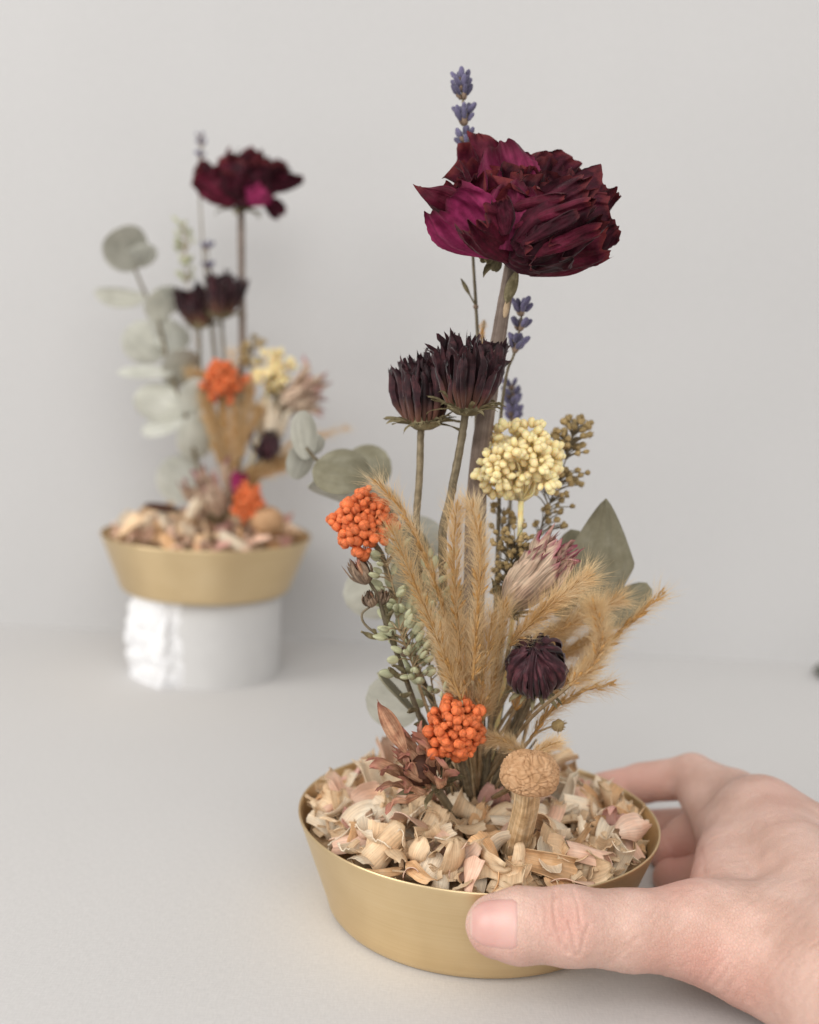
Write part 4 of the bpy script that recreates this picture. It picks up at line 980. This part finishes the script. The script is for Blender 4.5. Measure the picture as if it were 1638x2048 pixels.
gp([(945, 1360, .396), (955, 1220, .393), (960, 1100, .390), (942, 1000, .390)], [(950, 1500, .42), hb], 'upright bushy golden grass ear in front of the rose stem', 134, hairs=1150, hi=.010, seeds=50, w=.00007)
gp([(940, 1470, .405), (935, 1400, .402), (930, 1330, .400), (940, 1240, .400)], [(950, 1530, .42), hb], 'short dense golden grass ear low in the middle of the front bunch', 135, hairs=900, hi=.010, seeds=40)
gp([(965, 1440, .412), (985, 1370, .408), (1000, 1290, .404), (1010, 1200, .404)], [(960, 1530, .425), hb], 'dense golden grass ear below the pink and cream flower', 136, hairs=1000, hi=.010, seeds=44)
gp([(1020, 1290, .402), (1068, 1240, .396), (1120, 1195, .392), (1182, 1150, .39)], [(985, 1430, .42), hb], 'bushy golden grass ear across the front of the pink and cream flower', 137, hairs=1250, hi=.0115, seeds=46, w=.00007)
gp([(1050, 1300, .42), (1110, 1265, .42), (1180, 1225, .42), (1250, 1195, .42)], [(985, 1450, .43), hb], 'golden grass ear pointing right below the large eucalyptus leaf', 138, hairs=1250, hi=.0115, seeds=46)
gp([(1140, 1370, .375), (1185, 1330, .37), (1203, 1270, .366), (1188, 1205, .364)], [(1050, 1450, .405), hb], 'blurred golden grass ear curving upright at right of the globe flower', 139, hairs=1100, hi=.0095, seeds=40, w=.00007)
gp([(1120, 1370, .425), (1190, 1305, .425), (1265, 1240, .425), (1330, 1184, .425)], [(1020, 1470, .43), hb], 'long golden grass ear reaching farthest right', 140, hairs=520, hi=.0105, seeds=40, sharp=True, sl=.0050)
gp([(1060, 1480, .413), (1100, 1425, .412), (1160, 1385, .412), (1228, 1366, .412)], [(1010, 1540, .425), hb], 'slim golden grass ear lying low right under the globe flower', 141, hairs=420, hi=.010, seeds=34, sharp=True, sl=.0046)
gp([(1070, 1395, .43), (1120, 1370, .43), (1170, 1335, .43), (1215, 1275, .43)], [(1000, 1500, .434), hb], 'golden grass ear behind the purple globe flower', 142, hairs=1000, hi=.011, seeds=40)
gp([(1030, 1420, .42), (1050, 1350, .422), (1085, 1290, .424), (1140, 1250, .424)], [(985, 1500, .43), hb], 'dense golden grass ear directly above the purple globe flower', 143, hairs=1100, hi=.011, seeds=44)
gp([(1050, 1512, .398), (1030, 1495, .398), (1005, 1482, .398), (978, 1478, .398)], [(1035, 1560, .404), (985, 1595, .42)], 'small blurred golden grass tuft left of the mushroom cap', 144, hairs=650, lo=.003, hi=.0075, seeds=24, sl=.003)
gp([(1068, 1512, .398), (1083, 1500, .398), (1100, 1490, .398), (1120, 1484, .398)], [(1050, 1560, .404), (990, 1595, .42)], 'small blurred golden grass tuft right above the mushroom cap', 145, hairs=500, lo=.002, hi=.006, seeds=20, sl=.003)
gp([(930, 1450, .408), (905, 1390, .405), (890, 1320, .403), (880, 1245, .403)], [(950, 1530, .42), hb], 'dense golden grass ear behind the lower orange cluster', 146, hairs=900, hi=.010, seeds=40)
gp([(960, 1440, .404), (965, 1370, .400), (975, 1300, .398), (985, 1225, .398)], [(958, 1530, .42), hb], 'dense golden grass ear between the rose stem and the globe flower', 147, hairs=900, hi=.010, seeds=40)
gp([(1060, 1310, .425), (1090, 1285, .426), (1140, 1245, .428), (1190, 1200, .43)], [(985, 1450, .43), hb], 'golden grass ear tucked behind the ear under the eucalyptus leaf', 148, hairs=1000, hi=.0115, seeds=40)
gp([(1085, 1330, .43), (1120, 1310, .432), (1165, 1290, .434), (1205, 1260, .436)], [(990, 1470, .43), hb], 'golden grass ear filling the gap over the globe flower at right', 149, hairs=1000, hi=.0115, seeds=40)
# bare dry stalks of the bunch
rng = np.random.default_rng(9)
for k in range(26):
    x = rng.uniform(-.010, .010); y = rng.uniform(-.012, .006); top = at(rng.uniform(945, 1075), rng.uniform(1380, 1480), Y1+rng.uniform(-.02, .01)) if k % 3 else at(rng.uniform(870, 950), rng.uniform(1400, 1500), Y1+rng.uniform(-.02, .01))
    b = hub(x*.55+.002, y*.7, -.006); mid = (b+top)/2 + np.array([x*.25, 0, 0])
    P = spline([top, mid, b], 14)
    solo('dry_stalk', tube(P, np.linspace(.00045, .00075, 14), 6), M['straw' if k % 2 else 'stem'], tuple(b), 'bare dry stalk in the tied bunch at the centre of the front bowl', 'stalk', 'bare dry stalks in the bunch')

# eucalyptus
r = thing('eucalyptus_branch', hub(-.004, .012), 'eucalyptus branch with round grey green leaves reaching left behind the front bunch', 'eucalyptus', 'eucalyptus branches')
stem(r, pix((612, 895, .50), (640, 925, .50), (700, 958, .50), (770, 1010, .50), (830, 1120, .485), (880, 1300, .46), (945, 1590, .446)), .0007, .0016, 'stem', n=60)
leaf(r, (614, 918, .50), (604, 822, .498), 54, .2, .3, mat='euc_pale', seed=1)
leaf(r, (614, 886, .502), (590, 958, .506), 56, -.3, .3, mat='euc_pale', seed=2)
leaf(r, (618, 900, .506), (648, 878, .51), 40, .5, .2, mat='euc_pale', seed=3)
leaf(r, (737, 952, .484), (628, 932, .488), 128, .75, -.7, .35, mat='euc', seed=4)
leaf(r, (700, 945, .516), (776, 912, .522), 100, -.4, .5, .3, mat='euc', seed=5)
leaf(r, (800, 1030, .50), (620, 968, .486), 120, -1.0, .5, .3, mat='euc_pale', seed=6)
leaf(r, (770, 1000, .515), (704, 962, .52), 46, .2, .4, mat='euc', seed=13)
leaf(r, (790, 1075, .49), (885, 1062, .50), 105, -.5, .4, mat='euc_pale', seed=7)
leaf(r, (845, 1250, .475), (815, 1050, .48), 95, .2, .3, mat='euc', seed=8)
leaf(r, (815, 1170, .50), (690, 1200, .51), 118, -.2, .3, mat='euc_pale', seed=9)
leaf(r, (905, 1310, .47), (925, 1170, .475), 90, .3, .3, mat='euc', seed=14)
r = thing('eucalyptus_branch', hub(-.008, .004), 'short eucalyptus branch low at left with a pale round leaf', 'eucalyptus', 'eucalyptus branches')
leaf(r, (842, 1418, .45), (735, 1384, .455), 112, .1, .3, mat='euc_pale', seed=10)
leaf(r, (828, 1418, .435), (757, 1348, .428), 70, 1.36, -.2, .2, mat='euc', seed=11, thick=.0007)
stem(r, pix((828, 1412, .44), (870, 1480, .44), (935, 1590, .442)), .0010, .0013)
r = thing('eucalyptus_branch', hub(.010, .006), 'eucalyptus stalk with two large olive leaves at right behind the pink and cream flower', 'eucalyptus', 'eucalyptus branches')
leaf(r, (1190, 1225, .45), (1212, 998, .452), 150, .25, -.4, .5, prof='kite', mat='euc', seed=12, wr=.012, nu=22, nv=14)
leaf(r, (1160, 1235, .455), (1298, 1172, .46), 100, -.7, .6, .5, mat='euc', seed=15, wr=.012)
leaf(r, (1120, 1235, .46), (1150, 1060, .466), 90, .5, -.4, .3, mat='euc', seed=16)
stem(r, pix((1180, 1215, .452), (1120, 1290, .448), (1040, 1420, .444), (975, 1590, .44)), .0010, .0014)

# mushroom standing in the husks
def voro(P, seeds):
    d = np.linalg.norm(P[:, None]-seeds[None], axis=2); d.sort(axis=1); return d[:, 1]-d[:, 0], d[:, 0]
def mushroom(c, r, h, foot, label, seed, group, nu=130, nv=220):
    rng = np.random.default_rng(seed); root = thing('mushroom', foot, label, 'mushroom', group)
    t = np.linspace(.02, np.pi*.96, nu); a = np.linspace(0, 2*np.pi, nv, endpoint=False)
    D = np.stack([np.sin(t)[:, None]*np.cos(a), np.sin(t)[:, None]*np.sin(a), np.cos(t)[:, None]*np.ones(nv)], -1)
    s1 = nrm_rows(rng.normal(size=(230, 3))); s2 = nrm_rows(rng.normal(size=(70, 3)))
    Q = D.reshape(-1, 3); Q = Q + .10*np.stack([sinoise(Q, 7, rng) for _ in range(3)], -1)
    e1, _ = voro(Q, s1); e2, _ = voro(Q, s2)
    bump = .080*np.clip(e1/.05, 0, 1)**.7 + .090*np.clip(e2/.06, 0, 1)**.6 + .035*sinoise(Q, 4, rng) + .008*sinoise(Q, 26, rng)
    bump *= np.clip((Q[:, 2]+1.0)*2, .1, 1)
    V = D.reshape(-1, 3)*np.array([r, r, h])*(0.85+bump)[:, None]
    V[:, 2] += h*.06*np.cos(3*np.arctan2(V[:, 1], V[:, 0]))*0
    g = Geo().add(V + c, grid_faces(nu-1, nv, True)); g.F.append(np.arange(nv)[None]); g.F.append((np.arange(nv)+(nu-1)*nv)[None, ::-1])
    part('cap', g, M['cap'], root)
    n = 26; P = spline([c - np.array([0, 0, h*.35]), (c*.55+np.asarray(foot)*.45)+[.0008, 0, 0], np.asarray(foot), np.asarray(foot)-(c-foot)*.25], n); k = 80
    g = Geo(); tube(P, np.linspace(r*.42, r*.50, n), k, geo=g)
    V = g.V[0]; a = np.linspace(0, 6.283, k, endpoint=False); gro = .03*np.sin(a*5+1)+.022*np.sin(a*19+2)+.018*np.sin(a*31)+.012*np.sin(a*13+np.repeat(0, k))
    cen = np.repeat(P, k, 0); ph = np.tile(gro, n)*(1+.5*np.sin(np.repeat(np.arange(n), k)*.5)); V[:] = cen + (V-cen)*(1+ph)[:, None]
    part('stalk', g, M['mstem'], root)
mc = at(1059, 1548, .375)
mushroom(mc, .0098, .0080, atz(1032, 1695, .041), 'tan mushroom with cracked round cap standing in the front husk filling', 3, 'dried mushrooms')

# ------------------------------------------------------------------ rear arrangement (out of focus)
Y2 = .748
def H2(dx=0, dy=0, dz=0): return B2 + np.array([dx, dy, .034+dz])
rb = (470, 1030, Y2)
def p2(*pts): return [at(x, y, Y2+(q[0] if (q := rest) else 0)) for x, y, *rest in pts]
c2 = at(497, 365, Y2)
rose(at(482, 415, Y2), (.08, -.12, 1), .84, 'dark red rose on the long stem of the rear arrangement, out of focus', 15,
     acc(c2, [((470, 410, .735), (392, 355, .73), .020, -.5, .6, .7, 'red', 'rose'), ((500, 410, .73), (530, 375, .725), .020, -.5, .5, .8, 'pink', 'rose'),
              ((530, 380, .745), (603, 355, .742), .013, -.3, .5, .8, 'dark', 'rose'), ((525, 395, .745), (565, 430, .738), .014, -.4, .5, .9, 'dark', 'rose'),
              ((480, 405, .735), (440, 330, .735), .024, -.5, .3, .6, 'red', 'rose'), ((520, 390, .745), (568, 328, .75), .018, -.5, .5, .8, 'dark', 'rose'),
              ((495, 410, .73), (505, 310, .745), .03, -.5, .3, .6, 'dark', 'rose')]),
     p2((482, 420), (483, 560), (484, 700), (476, 860), (470, 1030)), [.0022, .0021, .0023, .0026, .0026], 'dark red roses')
LG2 = 'lavender sprigs in the rear bowl'
lavender(p2((402, 272), (403, 295), (400, 322)), p2((400, 400), (408, 520), (420, 640), (445, 850), rb[:2]), [(.05, 3), (.4, 4), (.85, 4)], 'thin blurred lavender sprig rising left of the rear rose', 24, LG2, bud=.0036)
lavender(p2((413, 490), (416, 515), (419, 545)), p2((424, 620), (440, 800), rb[:2]), [(.15, 5), (.85, 6)], 'short blurred lavender sprig above the rear dark daisies', 25, LG2)
DG2 = 'dark plum daisies in the rear bowl'
for k, (b, L, lab) in enumerate((((398, 648), .023, 'smaller dark daisy of the rear pair, at the eucalyptus side'), ((442, 628), .024, 'larger dark daisy of the rear pair, touching the rear rose stem'))):
    r = thing('dark_daisy', H2(-.002, k*.003), lab, 'daisy', DG2)
    dahlia(r, at(*b, Y2-.01*k), nrm([-.1+.1*k, -.1, 1]), L, .0062, (7, 9, 10), 51+5*k, bracts=10)
    stem(r, p2((b[0], b[1]+4), (b[0]+6, b[1]+120), (440, 860), rb[:2]), .0011, .0013)
orange_cluster(at(441, 762, Y2-.015), (.0100, .0090, .0125), 110, .0046, 'orange bud cluster high beside the rear rose stem', 64, p2((445, 790), (455, 880), rb[:2]), OG)
orange_cluster(at(492, 770, Y2-.005), (.0040, .0040, .0055), 18, .0050, 'tiny orange bud cluster tucked against the rear rose stem', 65, p2((490, 790), (480, 900), rb[:2]), OG)
orange_cluster(at(497, 1003, Y2-.03), (.0085, .0080, .0105), 80, .0046, 'orange bud cluster low in the rear bowl above the husk filling', 66, p2((495, 1030), (490, 1045), (480, 1060)), OG)
cream_cluster(at(541, 738, Y2), (.0115, .0100, .0105), 10, 10, .0050, 'cream yellow cluster beside the rear rose stem', 67, p2((535, 775), (520, 860), rb[:2]), 'cream clusters')
rng = np.random.default_rng(31)
main = p2((506, 685), (500, 740), (490, 860), rb[:2]); br, bu = cloud(main[:2], 16, .008, rng); sprig([main]+br, bu, 'brown seed sprig between the rear rose stem and cream cluster', 74, 'brown seed sprigs', sz=.0040)
main = p2((560, 760), (548, 800), (520, 900), rb[:2]); br, bu = cloud(main[:2], 20, .008, rng); sprig([main]+br, bu, 'brown seed sprig behind the rear pink straw flower', 75, 'brown seed sprigs', sz=.0036)
def straw(b, t, L, W, lab, seed, st, mats=('pinkcream',), n=(6, 8, 7)):
    r = thing('straw_flower', H2(), lab, 'flower', PG); ax = nrm(at(*t)-at(*b)); B = at(*b)
    ring(r, B, ax, n[0], L*.95, W, .22, -.4, .4, mats=mats, seed=seed, wr=.05, rag=.1, r0=.002, nu=10, nv=6)
    ring(r, B, ax, n[1], L, W, .50, -.7, .5, mats=mats, seed=seed+1, wr=.05, rag=.1, r0=.003, nu=10, nv=6)
    ring(r, B, ax, n[2], L, W, .74, -.9, .6, mats=mats, seed=seed+2, wr=.05, rag=.1, r0=.003, nu=10, nv=6)
    ring(r, B, ax, 10, L*.4, .004, .9, -.4, .4, prof='lance', mats=('bract',), name='bract', r0=.003, h0=-.002, seed=seed+3)
    stem(r, st, .0012, .0013)
straw((557, 808, Y2), (650, 772, Y2-.01), .0305, .0085, 'pink tipped straw flower leaning right in the rear arrangement', 85, p2((555, 810), (525, 900), rb[:2]))
straw((540, 885, Y2), (545, 810, Y2), .0260, .0085, 'whitish faded straw flower in the middle of the rear arrangement', 89, p2((540, 885), (515, 950), rb[:2]), mats=('husk_pale',))
straw((440, 1040, Y2-.02), (402, 940, Y2-.03), .0330, .0090, 'large pink straw flower standing low in the rear husk filling', 95, p2((440, 1040), (455, 1060), (460, 1070)))
r = thing('globe_flower', H2(.01), 'small dark purple globe flower in the rear arrangement', 'flower', 'purple globe flowers'); gc = at(538, 893, Y2-.02); ga = nrm([.2, -.6, .7])
ring(r, gc-ga*.009, ga, 12, .024, .006, 1.38, -2.4, -.3, mats=('globe',), seed=96, cup=1., wr=.02, nu=12, nv=4, twist=.2)
ring(r, gc-ga*.009, ga, 9, .020, .006, 1.0, -2.1, -.5, mats=('globe',), seed=97, cup=1., wr=.02, nu=12, nv=4, twist=.3)
stem(r, [gc-ga*.009, at(515, 960, Y2), at(478, 1035, Y2)], .0011)
GG2 = 'golden grass ears in the rear bowl'
for k, (hd, lab) in enumerate((([(445, 900), (425, 830), (408, 760), (380, 745)], 'golden grass ear leaning to the eucalyptus in the rear bunch'),
                               ([(455, 910), (452, 850), (446, 790), (440, 740)], 'golden grass ear behind the high rear orange cluster'),
                               ([(470, 920), (470, 860), (468, 800), (462, 700)], 'golden grass ear against the rear rose stem'),
                               ([(480, 920), (488, 860), (495, 805), (500, 770)], 'golden grass ear upright right of the rear rose stem'),
                               ([(475, 960), (505, 945), (540, 925), (575, 915)], 'golden grass ear lying right under the rear globe flower'),
                               ([(470, 960), (520, 930), (600, 880), (700, 855)], 'long faint golden grass ear reaching right behind the front eucalyptus'),
                               ([(455, 960), (450, 920), (440, 880), (430, 850)], 'short golden grass ear in the middle of the rear bunch'),
                               ([(460, 950), (478, 900), (505, 850), (520, 815)], 'golden grass ear leaning right below the rear cream cluster'),
                               ([(450, 930), (430, 880), (412, 820), (400, 770)], 'golden grass ear along the rear pale pod grass'),
                               ([(478, 970), (520, 950), (560, 935), (590, 930)], 'golden grass ear lowest at right in the rear bunch'))):
    grass(p2(*[(*q, -.010 if k != 5 else 0) for q in hd]), p2((465, 990, -.01), rb[:2]), lab, 150+k, GG2, hairs=850 if k != 5 else 300, hi=.011, seeds=32, sl=.0055, w=.00015, ang=.6)
main = p2((366, 452), (372, 510), (376, 580), (400, 720), (430, 900), rb[:2]); br, bu = cloud(main[:3], 30, .007, rng)
sprig([main]+br, bu, 'pale green pod grass rising at left of the rear arrangement', 127, 'pale green pod grasses', kind='pod', name='pod_grass', cat='dried grass', sz=.0050, r=.0003, mat='straw', bn='pod')
r = thing('eucalyptus_branch', H2(-.006, .004), 'tall blurred eucalyptus branch with many grey leaves at left of the rear rose', 'eucalyptus', 'eucalyptus branches')
stem(r, p2((262, 520), (285, 575), (318, 650), (340, 740), (372, 830), (395, 930), (440, 1040)), .0008, .0016, 'stem', n=50)
for k, (b, t, w, ti, mt) in enumerate((((270, 540), (238, 456), 92, .2, 'euc'), ((262, 535), (302, 490), 60, .6, 'euc_pale'), ((290, 596), (190, 582), 60, .9, 'euc'), ((295, 600), (368, 604), 66, .5, 'euc_pale'),
                                       ((335, 640), (300, 590), 56, .3, 'euc_pale'), ((320, 720), (262, 650), 92, -.2, 'euc_pale'), ((330, 700), (345, 640), 70, .2, 'euc_pale'), ((345, 690), (375, 660), 46, .2, 'euc'), ((345, 775), (375, 700), 68, .3, 'euc'),
                                       ((350, 745), (235, 745), 30, .5, 'euc_pale'), ((368, 820), (268, 800), 84, -.4, 'euc_pale'), ((372, 835), (285, 860), 60, .8, 'euc'), ((372, 830), (408, 760), 62, .2, 'euc_pale'), ((390, 920), (395, 830), 80, .3, 'euc_pale'),
                                       ((400, 985), (322, 930), 96, .1, 'euc_pale'), ((385, 890), (420, 850), 50, .2, 'euc'))):
    leaf(r, (*b, Y2+.004*(k % 3)), (*t, Y2+.012*((k % 4)-1.5)), w, ti, .35*(-1)**k, .3, mat='euc_silver' if k not in (0, 2, 8) else 'euc_pale', seed=200+k)
mushroom(at(534, 1042, Y2-.03), .0105, .0095, at(530, 1065, Y2-.03), 'brown domed mushroom low in the rear husk filling', 12, 'dried mushrooms', 40, 60)
r = thing('mushroom', at(350, 1055, Y2-.03), 'flat dark brown mushroom cap on a pale stalk at left of the rear bowl', 'mushroom', 'dried mushrooms')
g = Geo(); ball((.0115, .0022, .0085), 8, 20, geo=g, bump=.05, rng=np.random.default_rng(2)); V = g.V[0] @ frame([.12, .0, 1], [0, 1, 0]).T; g.V[0] = V + at(323, 1022, Y2-.03); part('cap', g, M['darkcap'], r)
part('stalk', tube(spline([at(325, 1022, Y2-.03), at(330, 1060, Y2-.03)], 8), .003, 10), M['husk_pale'], r)
for k, (b, t, lab) in enumerate((((375, 1035), (410, 985), 'white curled petal'), )):
    P, UV = sheet(.017, .0085, 'blunt', 12, 8, .8, .9, .5, .05, .08, 4)
    solo('fallen_petal', sheet_geo(P, UV, .0004, xf=frame(at(*t, .715)-at(*b, .715), to_cam(390, 1000)), org=at(*b, .715)), M['husk_pale'], at(*b, .715), 'white curled petal leaning on the rear pink straw flower', 'petal')
P, UV = sheet(.016, .012, 'rose', 12, 8, .9, .5, .5, .04, .06, 5)
solo('fallen_petal', sheet_geo(P, UV, xf=frame(at(482, 945, .72)-at(470, 985, .72), to_cam(470, 960)), org=at(470, 988, .72)), M['rose_pink'], at(470, 988, .72), 'single magenta petal beside the low rear orange cluster', 'petal')

# ------------------------------------------------------------------ husk filling
def mound(rr, top): return .0372 + .0062*(1-(rr/.068)**2) + top
def husk_meshes(mat, n, seed, big=1.):
    out = []; rng = np.random.default_rng(seed)
    for k in range(n):
        L = rng.uniform(.011, .021)*big; W = rng.uniform(.008, .015)*big
        kind = k % 4
        P, UV = sheet(L, W, 'chip' if kind < 3 else 'blunt', 10, 9, rng.uniform(.35, 1.5)*rng.choice([-1, 1]), rng.uniform(-2.2, 2.2), rng.uniform(-1.2, 1.2), .022, 0, int(rng.integers(1e9)), twist=rng.uniform(-.8, .8), wfreq=2.6)
        # torn / frayed ends
        vv = np.linspace(-1, 1, 10); lo_ = lambda a: a*L*(np.sin(vv*rng.uniform(1.5, 3.5)+rng.uniform(0, 6))*.7 + np.sin(vv*rng.uniform(4, 8)+rng.uniform(0, 6))*.35)
        fr = lo_(.11) + rng.normal(size=10)*.022*L*(2 if k % 3 == 0 else .6); P[-1, :, 1] += fr; P[-2, :, 1] += fr*.5
        P[0, :, 1] += lo_(.07) + rng.normal(size=10)*.012*L
        taper = rng.uniform(.55, 1.0); P[..., 0] *= np.linspace(taper, 1, 11)[:, None] if rng.uniform() < .5 else np.linspace(1, taper, 11)[:, None]
        P[..., 0] += np.linspace(0, rng.uniform(-.25, .25)*L, 11)[:, None]
        P -= P.mean((0, 1)); out.append(sheet_geo(P, UV, .00035).mesh('husk_piece', M[mat]))
    return out
HM = {k: husk_meshes('husk_'+k, n, i+50) for i, (k, n) in enumerate((('straw', 18), ('pale', 14), ('pink', 14), ('rose', 6), ('tan', 10)))}
HL = {'straw': 'straw coloured husk shaving', 'pale': 'pale cream husk shaving', 'pink': 'dusty pink husk shaving', 'rose': 'dark rose husk shaving', 'tan': 'brown tan husk shaving'}
HV = {}
def place_husk(mat, k, p, R, lab, grp, sc=1., B=None, ks=1.):
    me = HM[mat][k % len(HM[mat])]
    if me.name not in HV: HV[me.name] = np.array([v.co[:] for v in me.vertices])
    B = B1 if B is None else B; p = np.array(p, float)
    for _ in range(3):                                   # keep the piece inside the bowl
        Vw = HV[me.name]*sc @ np.asarray(R).T + p - B; rad = np.hypot(Vw[:, 0], Vw[:, 1])
        lim = ks*np.where(Vw[:, 2] < .0395, .0568+(np.clip(Vw[:, 2], .0075, .0395)-.0075)*.373, .0705)-.0004
        ex = (rad-lim).max()
        if ex <= 0: break
        d = p[:2]-B[:2]; p[:2] -= d/np.linalg.norm(d)*ex*1.05; p[2] += ex*.25
    o = bpy.data.objects.new('husk_shaving', me); C.objects.link(o)
    X = np.eye(4); X[:3, :3] = R*sc; X[:3, 3] = p; o.matrix_world = Matrix(X.tolist())
    return tag(o, lab, 'husk shaving', grp)
def rand_rot(rng, tilt):
    a = rng.uniform(0, 6.283); n = nrm([math.sin(tilt)*math.cos(a), math.sin(tilt)*math.sin(a), math.cos(tilt)])
    return frame(any_frame(n, rng.uniform(0, 6.283))[:, 0], n)
def fill(B, n, seed, which, hub_r, top=0., sc=1., step=.0058):
    rng = np.random.default_rng(seed); kinds = ['straw']*8 + ['pale']*7 + ['pink']*4 + ['rose']*1 + ['tan']*4
    grp = {k: f'{HL[k]}s in the {which} bowl' for k in HL}
    pts = []; tries = 0
    while len(pts) < n and tries < 40000:
        tries += 1; a = rng.uniform(0, 6.283); r = .0650*math.sqrt(rng.uniform())
        if r < hub_r: continue
        x, y = r*math.cos(a), r*math.sin(a)
        if any((x-q[0])**2+(y-q[1])**2 < step**2 for q in pts): continue
        pts.append((x, y))
    for x, y in pts:
        r = math.hypot(x, y); k = kinds[int(rng.integers(len(kinds)))]
        t = abs(rng.normal(.5, .38)); z = mound(r, top) + rng.uniform(-.001, .0045)
        if r > .054: x, y = x*.95, y*.95; z -= .0022*(r-.054)/.01
        big = rng.choice([rng.uniform(.55, .85), rng.uniform(.8, 1.18)], p=[.35, .65]); az = math.degrees(math.atan2(y, x)) % 360
        where = ['right', 'rear right', 'rear', 'rear left', 'left', 'front left', 'front', 'front right'][int((az+22.5)//45) % 8]
        zone = 'by the rim' if r > .050 else 'halfway in' if r > .030 else 'near the stems'
        look = ' '.join(w for w in ('small' if big < .85 else 'large' if big > 1.08 else '', 'flat' if t < .3 else 'tilted' if t < .75 else 'upright') if w)
        place_husk(k, int(rng.integers(99)), B+[x*sc, y*sc, z], rand_rot(rng, t), f'{look} {HL[k]} {zone} at {where} of the {which} bowl', grp[k], big, B, sc)
fill(B1, 244, 4, 'front', .011)
fill(B2, 56, 7, 'rear', .010, -.0012, .955, step=.0100)
# the bed of crumbs under them
for B, which, n in ((B1, 'front', 900), (B2, 'rear', 260)):
    rng = np.random.default_rng(6); g = Geo(); nr, na = 22, 72
    rr = np.linspace(.0003, .0672, nr)[:, None]; aa = np.linspace(0, 6.2832, na, endpoint=False)[None]
    X = rr*np.cos(aa); Yy = rr*np.sin(aa); Z = (.0300 if which == 'front' else .0275) + .0040*(1-(rr/.067)**2)*np.ones_like(aa) + rng.normal(size=X.shape)*.0009
    lim = (1 if which == 'front' else .95)*(.0572+(np.minimum(Z, .0384)-.0075)*(.0690-.0572)/(.0384-.0075)-.0006); sc = np.where(rr > lim, lim/rr, 1); X *= sc; Yy *= sc
    g.add(np.stack([X, Yy, Z], -1)+B, grid_faces(nr-1, na, True))
    solo('husk_crumbs', g, M['mulch'], B+[0, 0, .03], f'loose brown crumb bed under the husk shavings in the {which} bowl', 'husk crumbs', kind='stuff')
    g = Geo()
    for k in range(n):
        a = rng.uniform(0, 6.283); r = (.064 if which == 'front' else .060)*math.sqrt(rng.uniform()); L = rng.uniform(.003, .008)
        P, UV = sheet(L, L*rng.uniform(.2, .7), 'chip', 3, 2, .6, rng.uniform(-1, 1), 0, .03, 0, k)
        sheet_geo(P, UV, .0003, g, rand_rot(rng, abs(rng.normal(.7, .4))), B+[r*math.cos(a), r*math.sin(a), mound(r, 0)-.002+rng.uniform(-.002, .003)])
    solo('husk_crumbs', g, M['husk_straw' if which == 'front' else 'husk_pink'], B+[0, 0, .035], f'small straw crumbs strewn between the husk shavings of the {which} bowl', 'husk crumbs', kind='stuff')
# a few shavings one can single out
def husk_at(px, py, z, mat, k, along, up, lab, sc=1.15):
    p = atz(px, py, z); place_husk(mat, k, p, frame(along, up), lab, None, sc)
husk_at(745, 1668, .0435, 'pale', 1, [.1, -.3, -.9], [.1, -.9, .45], 'broad cream ribbed husk shaving standing upright at front left of the filling', 1.25)
husk_at(1218, 1625, .047, 'rose', 2, [.3, .2, .9], [-.1, -.9, .3], 'small bright pink husk flake near the hand on top of the filling', .7)
husk_at(735, 1590, .045, 'pink', 3, [.8, .3, .4], [-.2, -.7, .7], 'large orange pink husk sheet below the rust flower', 1.25)
husk_at(890, 1573, .047, 'pink', 4, [-.5, .1, .8], [.2, -.9, .3], 'large mauve pink husk cup below the lower orange cluster', 1.35)
husk_at(1175, 1705, .0430, 'pink', 5, [.9, -.25, -.15], [0, -.6, .8], 'long pink husk shaving with a red speck in front of the hand', .95)
husk_at(985, 1610, .046, 'rose', 3, [.2, .1, .9], [.1, -.9, .3], 'reddish brown curled husk left of the mushroom stalk', 1.2)
husk_at(995, 1740, .0405, 'straw', 6, [.2, -.3, .8], [.1, -.9, .4], 'flat yellow straw husk standing in front of the mushroom', 1.3)
husk_at(1265, 1655, .045, 'pink', 7, [.7, .2, .5], [-.1, -.8, .6], 'pointed pale pink husk at the bowl edge beside the hand', .9)
husk_at(870, 1680, .043, 'pale', 8, [.95, 0, .1], [0, -.7, .7], 'horizontal ribbed cream husk curl in the front middle of the filling', 1.3)
